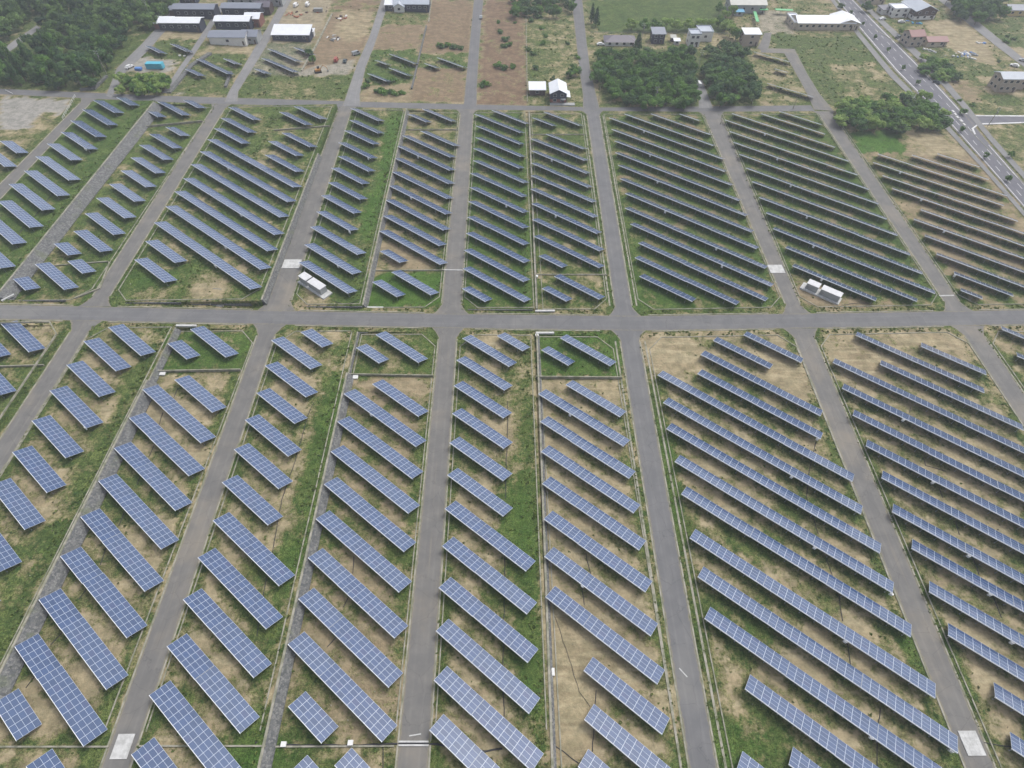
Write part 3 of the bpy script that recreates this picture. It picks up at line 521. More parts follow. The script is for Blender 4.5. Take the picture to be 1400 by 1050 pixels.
# highway: one broad sheet with edge lines, broken centre lines and a footpath on each side
HL=[(1140,-4),(1180,46),(1225,99),(1268,142),(1300,172),(1345,222),(1400,285),(1440,335)]
HR=[(1163,-4),(1205,38),(1250,82),(1290,124),(1318,155),(1352,196),(1400,250),(1452,310)]
pxroad('highway',HL,HR,M_hwy,.10)
def offs(L,R_,t0,t1): 
    return [tuple(a+(b-a)*t0 for a,b in zip(p,q)) for p,q in zip(L,R_)],[tuple(a+(b-a)*t1 for a,b in zip(p,q)) for p,q in zip(L,R_)]
for t0,t1,m_,dz in ((-.34,-.10,M_path,.16),(1.12,1.42,M_path,.16)):
    l,r=offs(HL,HR,t0,t1); pxroad('footpath',l,r,m_,dz)
l,r=offs(HL,HR,.075,.108); pxroad('road_marking',l,r,M_paint,.112)
l,r=offs(HL[:5],HR[:5],.892,.925); pxroad('road_marking',l,r,M_paint,.112)
l,r=offs(HL[5:],HR[5:],.892,.925); pxroad('road_marking',l,r,M_paint,.112)
lw=[G(*p)[:2] for p in HL]; rw=[G(*p)[:2] for p in HR]
def along(L,R_,t):
    return [((a[0]+(b[0]-a[0])*t),(a[1]+(b[1]-a[1])*t)) for a,b in zip(L,R_)]
mb=MB()
for t in (.36,.66):
    pl=along(lw,rw,t); acc=0
    for (x1,y1),(x2,y2) in zip(pl[:-1],pl[1:]):
        d=math.hypot(x2-x1,y2-y1); ux,uy=(x2-x1)/d,(y2-y1)/d; s=0
        while s<d-3:
            a=(x1+ux*s,y1+uy*s); b=(x1+ux*(s+4),y1+uy*(s+4)); zz=hE+.113
            mb.face([(a[0]-uy*.12,a[1]+ux*.12,zz),(b[0]-uy*.12,b[1]+ux*.12,zz),(b[0]+uy*.12,b[1]-ux*.12,zz),(a[0]+uy*.12,a[1]-ux*.12,zz)][::-1]); s+=9
tag(mb.build('road_marking',M_paint),kind='structure')
pxroad('side_road',[(1308,148),(1330,158),(1400,158),(1460,158)],[(1322,178),(1338,172),(1400,168),(1460,168)],M_hwy,.085)
pxroad('road_marking',[(1314,153),(1332,157.6),(1400,158),(1460,158)],[(1314,154),(1332,159),(1400,159.6),(1460,159.6)],M_paint,.118)
pxroad('road_marking',[(1332,184),(1328,176),(1337,169),(1400,167),(1460,167)],[(1334,183.5),(1331,176),(1338,170.5),(1400,168.6),(1460,168.6)],M_paint,.121)
mb=MB()
for px,py in ((1303,152),(1306,156),(1309,160),(1314,165),(1318,170)):
    x,y,z=G(px,py); mb.face([(x-.5,y-1.0,z+.118),(x+.5,y-1.0,z+.118),(x+.5,y+1.0,z+.118),(x-.5,y+1.0,z+.118)])
tag(mb.build('road_marking',M_paint),kind='structure')
# ------------------------------------------------------------------ terrace walls and kerbs
def rwall(x,y0,y1,zt_,zb,run,label,shift=0,x1=None):
    o=empty('retaining_wall',(x,(y0+y1)/2,zb)); h=(y1-y0)/2; mb=MB(); n=max(2,int((y1-y0)/6)); ys=np.linspace(-h,h,n+1); t=zt_-zb
    xx=lambda y:(0 if x1 is None else (x1-x)*(y+h)/(2*h))
    for a,b in zip(ys[:-1],ys[1:]):
        p=lambda y:[(xx(y)+.05,y,t+.02),(xx(y)+.35,y,t+.02),(xx(y)+run,y,.25),(xx(y)+run,y,-.5),(xx(y)+.05,y,-.5)]
        A,B=p(a),p(b)
        for i in range(5): j=(i+1)%5; mb.face([A[i],B[i],B[j],A[j]][::-1])
    mb.face(p(-h)); mb.face(p(h)[::-1])
    mb.build('stone_face',M_stone,o); mb=MB()
    for a,b in zip(ys[:-1],ys[1:]):
        mb.hexa([(xx(a)-.18,a,t-.1),(xx(a)+.30,a,t-.1),(xx(b)+.30,b,t-.1),(xx(b)-.18,b,t-.1)],[(xx(a)-.18,a,t+.22),(xx(a)+.30,a,t+.22),(xx(b)+.30,b,t+.22),(xx(b)-.18,b,t+.22)])
    mb.build('coping',M_curb,o)
    tag(o,label,'wall'); return o
rwall(-160.5,mu(-160)+2.4,tl(-160)-3,hA,hB,3.6,'long grey stone bank wall beside the two leftmost blocks above the main road')
rwall(-160.5,-30,ml(-160)-3,hA,hB,3.2,'grey stone bank wall at the far left edge below the main road')
rwall(-102,-30,ml(-102)-24,hB,hC,2.6,'long grey stone terrace wall running down the lower left part of the solar farm')
rwall(-102,ml(-102)-24,ml(-102)-2.6,hB-.6,hC,1.5,'low narrow wall left of the small green corner plot below the main road at left')
rwall(-78.3,mu(-78)+2.6,tl(-78)-45,hB,hC,1.2,'stone wall along the left side of the lane ending at the white slab above the main road')
rwall(-46.4,-30,ml(-47)-20,hC,hD,1.9,'tall grey wall left of the long rows beside the central lane below the main road')
rwall(-46.3,ml(-47)-20,ml(-47)-2.6,hC-.9,hD,.7,'thin concrete wall left of the small corner plot beside the central lane')
rwall(-46.2,mu(-47)+2.4,tl(-47)-2,hC,hD,1.3,'thin grey wall between grassy strip and long rows left of the central lane, above the main road')
rwall(8.6,-30,ml(9)-2.6,hD,hE,.9,'straight low wall with pale coping right of the central lane below the main road',x1=10.1)
rwall(10.4,mu(10)+2.4,tl(10)-2,hD,hE,.55,'thin pale wall between the two blocks right of the central lane, above the main road',x1=11.6)
def kerb(pts,label,wd=.26,ht=.16,m=None,below=.3,name='kerb',cat='kerb',group=None,loc=True):
    x0,y0=pts[0]; zz=zt(*pts[0]); mb=MB()
    for (x1,y1),(x2,y2) in zip(pts[:-1],pts[1:]):
        d=math.hypot(x2-x1,y2-y1)
        if d<.05: continue
        nx,ny=-(y2-y1)/d*wd/2,(x2-x1)/d*wd/2; ex,ey=(x2-x1)/d*wd*.5,(y2-y1)/d*wd*.5
        q=[(x1-nx-ex,y1-ny-ey),(x2-nx+ex,y2-ny+ey),(x2+nx+ex,y2+ny+ey),(x1+nx-ex,y1+ny-ey)]
        q=[(a-x0,b-y0) for a,b in q]
        mb.hexa([(a,b,-below) for a,b in q],[(a,b,ht+random.uniform(0,.004)) for a,b in q])
    o=mb.build(name,m or M_curb); o.location=(x0,y0,zz); tag(o,label,cat,group); return o
nb={0:'first',1:'second',2:'third',3:'fourth',4:'fifth',5:'sixth',6:'seventh',7:'eighth',8:'ninth',9:'tenth'}
# lots: x-range, chamfered at road corners
SL={'-70':0}
low=[(-165.5,-137.6,hB,0,1,'leftmost',0,0),(-130,-105.6,hB,1,0,'second',0,0),(-102.4,-78.2,hC,0,1,'third',0,.6),(-70.6,-48.3,hC,1,0,'fourth',0,0),(-45,-21.6,hD,0,1,'fifth',0,0),(-13.8,8.2,hD,1,0,'sixth',0,0),(10.8,33.6,hE,0,1,'seventh',0,0),(44.9,91.0,hE,1,1,'eighth',1.6,3.2),(98.8,146.0,hE,1,1,'ninth',4.0,2.8),(153.7,200,hE,1,0,'tenth',2.8,0)]
for a,b,h,cl,cr,nm,sa,sb in low:
    a,b=sc_(a,h),sc_(b,h)
    ya=ml(a)-3.0; yb=ml(b)-3.0; c_=5
    yn=17 if a<9 else -12
    pts=[(a-sa,yn)]+([(a,ya-c_),(a+c_*.9,ya)] if cl else [(a,ya)])+([(b-c_*.9,yb),(b,yb-c_)] if cr else [(b,yb)])+[(b-sb,yn)]
    if nm in('seventh','eighth') : pass
    kerb(pts,'concrete kerb edging the %s block from the left below the main road'%nm,group='kerbs around the blocks')
up=[(-165,-138.5,hB,0,1,'third'),(-129.5,-82.5,hB,1,1,'fourth'),(-69.6,-47.8,hC,1,0,'fifth'),(-45,-21.8,hD,0,1,'sixth'),(-13.4,9.6,hD,1,0,'seventh'),(12.6,34.0,hE,0,1,'eighth'),(44.6,92.6,hE,1,1,'ninth'),(99.4,146.6,hE,1,1,'tenth'),(153.8,215,hE,1,0,'eleventh')]
for a,b,h,cl,cr,nm in up:
    a,b=sc_(a,h),sc_(b,h)
    sa={'ninth':2.6,'tenth':4.4,'eleventh':3.8}.get(nm,0); sb={'eighth':2.4,'ninth':1.2,'tenth':2.6}.get(nm,0); ya=mu(a)+3.0; yb=mu(b)+3.0; c_=5; yt=tl((a+b)/2)-3
    pts=[(a+sa,yt),(a,ya+c_),(a+c_*.9,ya)] if cl else [(a+sa,yt),(a,ya)]
    pts+=[(b-c_*.9,yb),(b,yb+c_),(b+sb,yt)] if cr else [(b,yb),(b+sb,yt)]
    pts+=[(a+sa,yt)]
    kerb(pts,'concrete kerb edging the %s block from the left above the main road'%nm,group='kerbs around the blocks')
# gutters along the main road
for f,s,nm in ((ml,-.35,'near'),(mu,.35,'far')):
    for a,b in ((-183,-137),(-123,-81),(-66,-26),(-9.5,30.5),(47,87),(103,142.5),(158,240)):
        mb=MB(); X=rng(a,b,4); x0=(a+b)/2; zz=z0(x0)
        for p,q in zip(X[:-1],X[1:]):
            mb.hexa([(p-x0,f(p)+s-.16,z0(p)-zz-.3),(q-x0,f(q)+s-.16,z0(q)-zz-.3),(q-x0,f(q)+s+.16,z0(q)-zz-.3),(p-x0,f(p)+s+.16,z0(p)-zz-.3)],
                    [(p-x0,f(p)+s-.16,z0(p)-zz+.12),(q-x0,f(q)+s-.16,z0(q)-zz+.12),(q-x0,f(q)+s+.16,z0(q)-zz+.12),(p-x0,f(p)+s+.16,z0(p)-zz+.12)])
        o=mb.build('kerb',M_curb); o.location=(x0,0,zz); tag(o,'low kerb along the %s edge of the main road'%nm,'kerb','kerbs along the main road')
# front walls where a terrace stands above the main road
for a,b,h,lb in ((-121,-104,hB,'dark grey wall left of the ramp opening facing the main road'),(-100.5,-82,hB,'dark grey wall right of the ramp opening facing the main road'),(-64,-46.4,hC,'grey wall under the kerb below the white equipment station, facing the main road'),(-154,-140,hB,'low wall in front of the third block, facing the main road at left'),(-12,9,hD,'low front wall right of the central lane facing the main road')):
    kerb([(a,mu(a)+1.95),(b,mu(b)+1.95)],lb,wd=.3,ht=.1 if h!=hD else .2,m=M_stone,below=2.2,name='retaining_wall',cat='wall')
# cross walls that cut small corner plots off the blocks
CWL=[((213,503),(329,507),.9,'grey wall under the small green corner plot at lower left, below the main road'),((0,502),(60,500),.6,'short cross wall at the left picture edge below the main road'),
((477,513),(592,515),.8,'pale wall under the small corner plot left of the central lane, below the main road'),((733,517),(849,518),1.0,'pale topped wall under the green corner plot beside the wide lane, below the main road'),
((194,167),(277,167),.9,'dark cross wall near the far cross road, third block from left'),((38,358),(148,358),.4,'low pale wall above the corner plot at left, just above the main road'),
((375,179),(452,179),.6,'low cross wall near the far road left of the second lane'),((551,178),(626,178),.5,'thin cross wall near the far road left of the central lane'),
((510,370.5),(607,370),.4,'thin pale kerb wall above the bright green corner plot left of the central lane'),((726,184.5),(799,184.5),.4,'thin cross wall below the white roofed house'),((730,376),(829,376),.4,'thin kerb wall above the small corner plot beside the wide lane'),
((0,1021),(148,1021),.3,'kerb along the bottom path at lower left'),((192,1020),(362,1020),.3,'kerb along the bottom path, second from left'),((366,1021),(538,1020),.3,'kerb along the bottom path left of the central lane')]
for a,b,h,lb in CWL:
    A=G(*a); B=G(*b); kerb([A[:2],B[:2]],lb,wd=.3,ht=h,name='low_wall',cat='wall')
# kerbs inside: little ramp
kerb([G(286,413)[:2],G(290,392)[:2]],'short kerb beside the ramp opening left of the second lane',ht=.5,name='low_wall',cat='wall')
kerb([G(303,415)[:2],G(303,396)[:2]],'short kerb on the right of the ramp opening, above the main road',ht=.4,name='low_wall',cat='wall')

for pl,lb in (([(388,146),(371,178),(357,207)],'low wall left of the small plots near the far cross road, fourth block'),([(150,360),(137,395),(104,408)],'low wall cutting the corner of the lane at left, just above the main road')):
    kerb([G(*p)[:2] for p in pl],lb,wd=.35,ht=.5,name='low_wall',cat='wall')
pxroad('path',[(288,414),(291,394)],[(302,415),(303,395)],M_path,.06)

# concrete gutters along both edges of every lane
LN=['second','third','fourth','central','wide','sixth','seventh']
LNM=['far left lane','second lane from the left','third lane from the left','central lane','wide lane right of centre','second lane from the right','rightmost lane']
for (tab,sd) in ((LANES,'below'),(UL,'above')):
    for i,(a,b,c_,d,h,m_) in enumerate(tab):
        a,b,c_,d=[sc_(q,h) for q in (a,b,c_,d)]
        if sd=='below': y0,y1=-12,ml((c_+d)/2)-5; ya,yb=-40,ml((c_+d)/2)
        else: y0,y1=mu((a+b)/2)+5,tl((a+b)/2)-5; ya,yb=mu((a+b)/2),tl((a+b)/2)
        for s_,(p,q) in ((-1,(a,c_)),(1,(b,d))):
            f=lambda y:p+(q-p)*(y-ya)/(yb-ya)+s_*.22
            ys=np.linspace(y0,y1,9)
            kerb([(f(y),y) for y in ys],'weathered gutter, %s side of the %s, %s the main road'%('left' if s_<0 else 'right',LNM[i],sd),wd=.36,ht=.055,below=.2,name='gutter',cat='gutter')
            if i==4: kerb([(f(y)+s_*1.5,y) for y in ys],'outer drain kerb, %s verge of the wide lane, %s main road'%('left' if s_<0 else 'right',sd),wd=.5,ht=.07,below=.2,name='gutter',cat='gutter')
# ------------------------------------------------------------------ solar arrays
GAPS=.035
TC={}
def table_mesh(n):
    k=('t',n)
    if k in TC: return TC[k]
    mb=MB(); L=n*CW; ct,st=math.cos(TILT),math.sin(TILT); hd=DEP*ct/2
    def T(u,v,w_=0): return (u,-hd+v*ct+w_*st,HI-v*st+w_*ct)      # u along the row, v down the slope from the high edge
    b=[T(0,0,-.05),T(L,0,-.05),T(L,DEP,-.05),T(0,DEP,-.05)]; t=[T(0,0),T(L,0),T(L,DEP),T(0,DEP)]
    mb.face(t,0); mb.face(b[::-1],3)
    for i in range(4): mb.face([b[i],b[(i+1)%4],t[(i+1)%4],t[i]],0)
    mb.hexa([T(-.02,-.06,-.235),T(L+.02,-.06,-.235),T(L+.02,-.003,-.235),T(-.02,-.003,-.235)],[T(-.02,-.05,.012),T(L+.02,-.05,.012),T(L+.02,-.003,.012),T(-.02,-.003,.012)],2)
    nf=len(mb.f); uvs=[]
    for i in range(n):
        for j in range(4):
            u0=i*CW+.042; u1=(i+1)*CW-.042; v0=.04+j*(DEP-.03)/4; v1=v0+(DEP-.03)/4-.052
            d=[random.uniform(.006,.010) for _ in range(4)]
            mb.face([T(u0,v0,d[0]),T(u1,v0,d[1]),T(u1,v1,d[2]),T(u0,v1,d[3])],1,random.random())
            uvs.append([(0,0),(10,0),(10,6),(0,6)])
    me=mb.mesh('panel_table',[M_alu,M_cell,M_edge,M_back],attr=True)
    ul=me.uv_layers.new(name='UVMap'); li=0
    for p in me.polygons:
        if p.material_index==1:
            q=uvs[p.index-nf]
            for k2,l in enumerate(p.loop_indices): ul.data[l].uv=q[k2]
    TC[k]=me; return me
def frame_mesh(n):
    k=('f',n)
    if k in TC: return TC[k]
    mb=MB(); L=n*CW; ct,st=math.cos(TILT),math.sin(TILT); hd=DEP*ct/2
    def T(u,v,w_): return (u,-hd+v*ct+w_*st,HI-v*st+w_*ct)
    for v in (.75,1.9,3.2):
        mb.hexa([T(0.05,v,-.092),T(L-.05,v,-.092),T(L-.05,v+.06,-.092),T(.05,v+.06,-.092)],[T(0.05,v,-.055),T(L-.05,v,-.055),T(L-.05,v+.06,-.055),T(.05,v+.06,-.055)])
    u=CW*.5
    while u<L:
        mb.hexa([T(u-.03,.3,-.15),T(u+.03,.3,-.15),T(u+.03,DEP-.3,-.15),T(u-.03,DEP-.3,-.15)],[T(u-.03,.3,-.095),T(u+.03,.3,-.095),T(u+.03,DEP-.3,-.095),T(u-.03,DEP-.3,-.095)]); u+=2*CW
    TC[k]=mb.mesh('support_frame',[M_steel]); return TC[k]
def leg_mesh(h,k):
    k=('l',k)
    if k in TC: return TC[k]
    mb=MB(); mb.box(-.04,.04,-.04,.04,-.3,h); mb.box(-.12,.12,-.12,.12,-.3,.06); TC[k]=mb.mesh('leg',[M_steel]); return TC[k]
bm_=MB(); bm_.box(-.33,.33,-.16,.16,-.4,.42); bm_.box(-.38,.38,-.22,.20,.42,.47); BOXM=bm_.mesh('inverter_box',[M_boxw])
BX=[]
for s in '''t4 628 485 t4 767 770 t4 228 578 t4 110 750 b4 217 28 b4 935 50 b4 1030 240 b4 1135 450 b4 360 460 b4 480 908 b4 850 970 b4 575 235 t3 268 465 b3 328 205 t2 537 460 v2 618 62 v2 890 55 v2 850 280 v2 513 465 v2 450 655 v2 1370 325
v3 212 80 v3 237 383 v3 750 55 v3 790 200 v3 833 362 v3 1118 560 v3 1147 657 v4 48 72 v4 123 218 v4 212 388 v4 247 550 v4 292 732 v4 720 150 v4 832 305 v4 958 477 v4 1018 715 u3 715 725 u3 1380 738 u3 750 855 v1 1250 122 v1 1320 375 v1 1228 555 v1 1177 655 t1 400 520 u1 468 812 v1 470 15'''.split('\n'):
    w_=s.split()
    for i in range(0,len(w_),3): BX.append(P(w_[i],float(w_[i+1]),float(w_[i+2])))
ct,st=math.cos(TILT),math.sin(TILT)
zhi=HI-.55*st-.2; zlo=HI-(DEP-.55)*st-.2
LH=leg_mesh(zhi,'h'); LL=leg_mesh(zlo,'l')
boxes={}
for px,py in BX:
    best=None
    for i,a in enumerate(ARRS):
        x,y=U(px,py,a['z']+HI-.5); u=(x-a['x'])*wv[0]+(y-a['y'])*wv[1]; v=(x-a['x'])*nv[0]+(y-a['y'])*nv[1]+DEP*ct/2
        if abs(u)<a['L']/2+1 and (best is None or abs(v)<best[0]): best=(abs(v),i,u)
    if best and best[0]<3: boxes.setdefault(best[1],[]).append(best[2])
ORD='first second third fourth fifth sixth seventh eighth ninth tenth eleventh twelfth thirteenth fourteenth fifteenth sixteenth seventeenth eighteenth nineteenth twentieth'.split()
LB={}
for i,a in enumerate(ARRS):
    side=a['b'][0]; num=int(''.join(c for c in a['b'][1:] if c.isdigit())); LB.setdefault((side,num),[]).append(i)
ALAB={}
for (side,num),ids in LB.items():
    ids.sort(key=lambda i:abs(ARRS[i]['y']-131))
    for k,i in enumerate(ids):
        n=ARRS[i]['n']; ad='long' if n>=22 else ('short' if n<=8 else 'blue')
        ALAB[i]=('%s solar array, %s %s the main road, %s block from left'%(ad,ORD[k],'below' if side=='L' else 'above',ORD[num]),'solar arrays standing in rows on the farm')
FARA=[('u1',930,235,1018,282),('u1',798,245,868,292),('u1',1065,318,1250,405),('u1',1015,372,1080,415),('u1',1215,318,1290,348),('u2',50,268,232,330),('u2',25,315,208,392),('u2',-8,372,45,402),('u2',205,255,300,298),
 ('u2',720,293,872,345),('u2',648,326,715,352),('u2',720,368,835,412),('u2',610,400,712,443),('u2',975,316,1145,360),('u2',920,345,985,368),('u4',-35,270,75,350),('u4',50,368,90,400),('u4',55,435,185,548)]
FLB=['above the gravel yard by the long white roofed house','beside the lane at far left, left of its twin','long one beside the grey walled drain lane','left of the second far lane, lowest','right of the longest far array','upper one under the white warehouse','lower one under the white warehouse','short one at the left end under the white warehouse','short one right of the two under the warehouse',
'uppermost in the grassy far plot','short, leftmost in the grassy far plot','between two others in the grassy far plot','lowest in the grassy far plot','longer one in the strip left of the central lane','shorter one in the strip left of the central lane','by the bend of the far lane, upper','by the bend of the far lane, small middle one','by the bend of the far lane, lower']
for k,(t,x1,y1,x2,y2) in enumerate(FARA):
    a_=P(t,x1,y1); b_=P(t,x2,y2); A=G(*a_,HI); B=G(*b_,HI)
    L=max(3,round(math.hypot(A[0]-B[0],A[1]-B[1])/CW)); hd=DEP*ct/2; cx,cy=(A[0]+B[0])/2+nv[0]*hd,(A[1]+B[1])/2+nv[1]*hd
    ARRS.append(dict(b='F',n=L,L=L*CW,x=cx,y=cy,z=zt(cx,cy))); ALAB[len(ARRS)-1]=('small far solar array '+FLB[k],'solar arrays among the far plots')
HIx=HI
for i,a in enumerate(ARRS):
    n=a['n']; L=a['L']
    r=empty('solar_array',(a['x'],a['y'],a['z']),-TH); tag(r,ALAB[i][0],'solar array',ALAB[i][1])
    if n<=13: parts=[n]
    elif n<=19: parts=[6,n-6]
    else:
        k=round(n/11); parts=[n//k]*k; parts[0]+=n-sum(parts)
    u=-L/2
    for j,p in enumerate(parts):
        o=link('panel_table',table_mesh(p),r,(u+(.05 if j else 0),random.uniform(-.05,.05) if len(parts)>1 else 0,random.uniform(-.06,.06) if len(parts)>1 else 0))
        if j: o.scale=((p*CW-.05)/(p*CW),1,1)
        u+=p*CW
    link('support_frame',frame_mesh(n),r,(-L/2,0,-.03))
    u=CW*.5
    while u<L:
        link('leg',LH,r,(-L/2+u,-DEP*ct/2+.55*ct,-.03)); link('leg',LL,r,(-L/2+u,DEP*ct/2-.55*ct,-.03)); u+=2*CW
    for u in boxes.get(i,[]): link('inverter_box',BOXM,r,(u,-DEP*ct/2-.12,HI-.75))
# ------------------------------------------------------------------ cable runs on the ground
CBL=[('t2 268 405 t2 240 470 t2 205 600 t2 160 740 t2 120 860 t2 85 1050','right part of the fourth block below the main road'),('b2 85 -5 b2 62 120 b2 40 225 b2 5 440','lower fourth block'),
('b2 455 70 b2 448 150','fifth block, top'),('b2 430 250 b2 405 305','fifth block, middle'),('b2 375 440 b2 330 490','fifth block, lower'),('b1 492 30 b1 465 110','third block, upper'),('b1 405 215 b1 365 270','third block, second'),('b1 300 405 b1 235 480','third block, third'),('b1 175 610 b1 120 680','third block, lowest'),
('t1 825 340 t1 805 385','third block near the corner plot'),('t1 752 455 t1 738 510','third block beside its second row'),('t1 715 600 t1 690 660','third block beside its third row'),('t1 650 750 t1 635 790','third block beside its fourth row'),('t1 575 915 t1 550 980','third block beside its fifth row'),
('b3 340 55 b3 365 155','seventh block, upper'),('b3 322 200 b3 335 295','seventh block, next'),('b3 200 350 b3 250 500 b3 312 700 b3 362 765','bare sandy ground of the seventh block'),('b3 388 690 b3 382 850 b3 372 975','seventh block, beside the lowest rows'),('b3 180 935 b3 240 975 b3 312 1030','seventh block, bottom'),
('b4 268 80 b4 298 160 b4 325 230 b4 345 370','eighth block, right part'),('b4 365 470 b4 382 575','eighth block below a white box'),('b4 522 770 b4 508 850 b4 505 1040','eighth block, bottom'),('b4 945 60 b4 975 155','ninth block, upper right'),('b4 1040 250 b4 1080 355','ninth block, lower right'),
('t4 222 590 t4 190 720 t4 178 840 t4 232 1015','eighth block near its right lane'),('t4 658 430 t4 655 455','ninth block by the white box'),('t4 718 660 t4 730 700 t4 820 725','ninth block, middle'),('t4 790 800 t4 808 850','ninth block, lower'),('t4 868 960 t4 885 1020','ninth block, lowest'),
('t2 1165 400 t2 1165 560 t2 1158 690 t2 1155 850','sixth block, upper right'),('b2 1150 70 b2 1152 180 b2 1148 330 b2 1145 560 b2 1148 820','sixth block, lower'),('b2 590 930 b2 588 1050','bottom plot left of the central lane'),('b2 0 930 b2 60 935 b2 100 950 b2 140 945 b2 400 945 b2 655 938','bottom path, left of the central lane'),('b2 658 937 b2 800 937','across the central lane at the bottom'),('b2 800 937 b2 980 960 b2 1060 975 b2 1140 960','bottom path, right of the central lane'),
('b4 1000 935 b4 1060 945 b4 1140 950','beside the white slab at lower right'),('v2 570 835 v2 530 855 v2 480 862 v2 430 850','beside the left white equipment station'),('v4 400 870 v4 470 860 v4 560 858','beside the right white equipment station'),('v2 105 600 v2 130 630 v2 165 645','white slab left of the equipment station'),
('v1 430 75 v1 400 130','second block above, upper'),('v1 290 260 v1 255 300','second block above, middle'),('v1 215 350 v1 190 385','second block above, lower'),('v1 130 440 v1 100 490','second block above, lowest'),('t1 1 960 t1 1 970','x')]
for k,(s,lb) in enumerate(CBL[:-1]):
    w_=s.split(); pts=[]
    for i in range(0,len(w_),3): pts.append(G(*P(w_[i],float(w_[i+1]),float(w_[i+2]))))
    # wander a little
    q=[]
    for a,b in zip(pts[:-1],pts[1:]):
        n=max(1,int(math.hypot(b[0]-a[0],b[1]-a[1])/1.5))
        for j in range(n):
            t=j/n; q.append((a[0]+(b[0]-a[0])*t+random.uniform(-.12,.12),a[1]+(b[1]-a[1])*t+random.uniform(-.12,.12)))
    q.append(pts[-1][:2]); x0,y0=q[0]; zz=pts[0][2]; pipe='bottom path' in lb or 'across' in lb
    mb=MB(); mb.tube([(x-x0,y-y0,zt(x,y)-zz+(.07 if not pipe else .10)) for x,y in q],(.045 if 'bare sandy' in lb else .085) if not pipe else .16,6)
    o=mb.build('cable',M_rubber); o.location=(x0,y0,zz); tag(o,'black cable run on the ground: '+lb,'cable','cable runs between the rows')
# ------------------------------------------------------------------ equipment stations, slabs, grates
def station(px,py,label,swap):
    x,y,z=G(px,py); o=empty('equipment_station',(x,y,z),-TH)
    mb=MB(); mb.box(-6.6,6.6,-1.9,1.9,-.3,.45); mb.build('base_slab',M_white,o)
    cfg=[(-6.1,-2.3),(-1.5,4.7)] if not swap else [(-5.2,-1.4),(-.4,6.0)]
    for a,b in cfg:
        mb=MB(); mb.box(a,b,-1.15,1.35,.45,2.75,1); 
        for k in range(int((b-a)/.8)): mb.box(a+.08+k*.8,a+.8+k*.8-.06,-1.19,-1.152,.6,2.5,1)
        c=mb.build('cabinet',[M_cab,M_cabw],o)
        mb=MB()
        for q in range(5): mb.box(a+.3,a+1.3,-1.24,-1.195,1.0+q*.18,1.09+q*.18)
        mb.build('louvre',M_steel,c); mb=MB(); mb.box(b-1.3,b-.4,-1.24,-1.195,.6,2.45); mb.build('cabinet_door',M_cabw,c)
        mb=MB(); mb.box(a-.12,b+.12,-1.3,1.5,2.75,2.9)
        for k in range(int((b-a)/1.2)+1): mb.box(a+k*1.2,a+k*1.2+.06,-1.3,1.5,2.902,2.94)
        mb.build('cabinet_roof',M_cab,c)
    mb=MB()
    for k in range(3): mb.box(-6.4+k*.9,-5.9+k*.9,-1.75,-1.5,.45,.75)
    mb.build('junction_boxes',M_boxw,o)
    tag(o,label,'equipment')
station(431,394,'white equipment station with two cabinets left of the fifth block, above the main road',False)
station(1121.5,402,'white equipment station with two cabinets beside the tenth block, above the main road at right',True)
def slab(px,py,wx,wy,lb,m=None):
    x,y,z=G(px,py); mb=MB()
    mb.box(-wx/2,wx/2,-wy/2,wy/2,-.1,.14)
    for k in range(int(wx/.9)): mb.box(-wx/2+.05+k*.9,-wx/2+.12+k*.9,-wy/2+.1,wy/2-.1,.142,.16)
    o=mb.build('culvert_slab',m or M_white); o.location=(x,y,z+.03); tag(o,lb,'slab')
slab(399,361,6,4.6,'white slab laid across the lane above the main road at left of centre')
slab(1061,368,5.2,4.4,'white slab laid across the lane above the main road at right')
slab(168,1020.5,3.2,4.1,'white slab laid across the lane at the lower left corner')
slab(1328,1016,3.6,4.2,'white slab laid across the lane at the lower right corner')
def plank(px0,py0,px1,py1,wd,ht,lb,nm='concrete_beam',m=None,cat='beam'):
    A=G(px0,py0); B=G(px1,py1); kerb([A[:2],B[:2]],lb,wd=wd,ht=ht,m=m or M_white,below=.1,name=nm,cat=cat)
plank(243,446,268,447,.7,.5,'white beam on the kerb at top of the corner plot, left of centre')
plank(490,452.5,519,452,.6,.4,'white beam on the kerb at the corner plot left of the central lane, below the main road')
plank(734,457,756,457,.7,.5,'white beam on the kerb at the corner plot beside the wide lane, below the main road')
plank(498,421,523,421,.6,.4,'white beam on the kerb left of the central lane, above the main road')
plank(733,426,757,426,.7,.5,'white beam on the kerb right of the central lane, above the main road')
plank(605,369,632,369.5,.4,.14,'pale concrete strip across the central lane above the main road')
plank(546,1014,585,1014,.3,.22,'upper white bar across the central lane at the bottom')
plank(546,1019,585,1019,.3,.22,'lower white bar across the central lane at the bottom')
plank(1285,404.5,1303,404,.5,.1,'pale strip across the lane at the right end of the tenth block')
plank(560,1006,575,1003.5,.2,.08,'thin loose white plank lying on the central lane near the bottom')
plank(929,914,939,925,.22,.05,'thin white line lying on the wide lane at lower centre')
plank(0,407,22,407.5,.6,.4,'white beam by the left picture edge just above the main road')
for px,py,lb in ((366,1041,'white slotted drain grate beside the wall at the bottom left of centre'),(753,919,'white slotted drain grate on the low wall in the lower middle'),(223,511,'small white grate under the corner plot at lower left'),(486,516,'small white grate under the corner plot left of the central lane')):
    x,y,z=G(px,py); mb=MB(); mb.box(-.8,.8,-.75,.75,0,.3)
    for k in range(5): mb.box(-.7+k*.3,-.52+k*.3,-.65,.65,.302,.36)
    o=mb.build('drain_grate',[M_boxw]); o.location=(x,y,z+.12); tag(o,lb,'grate')
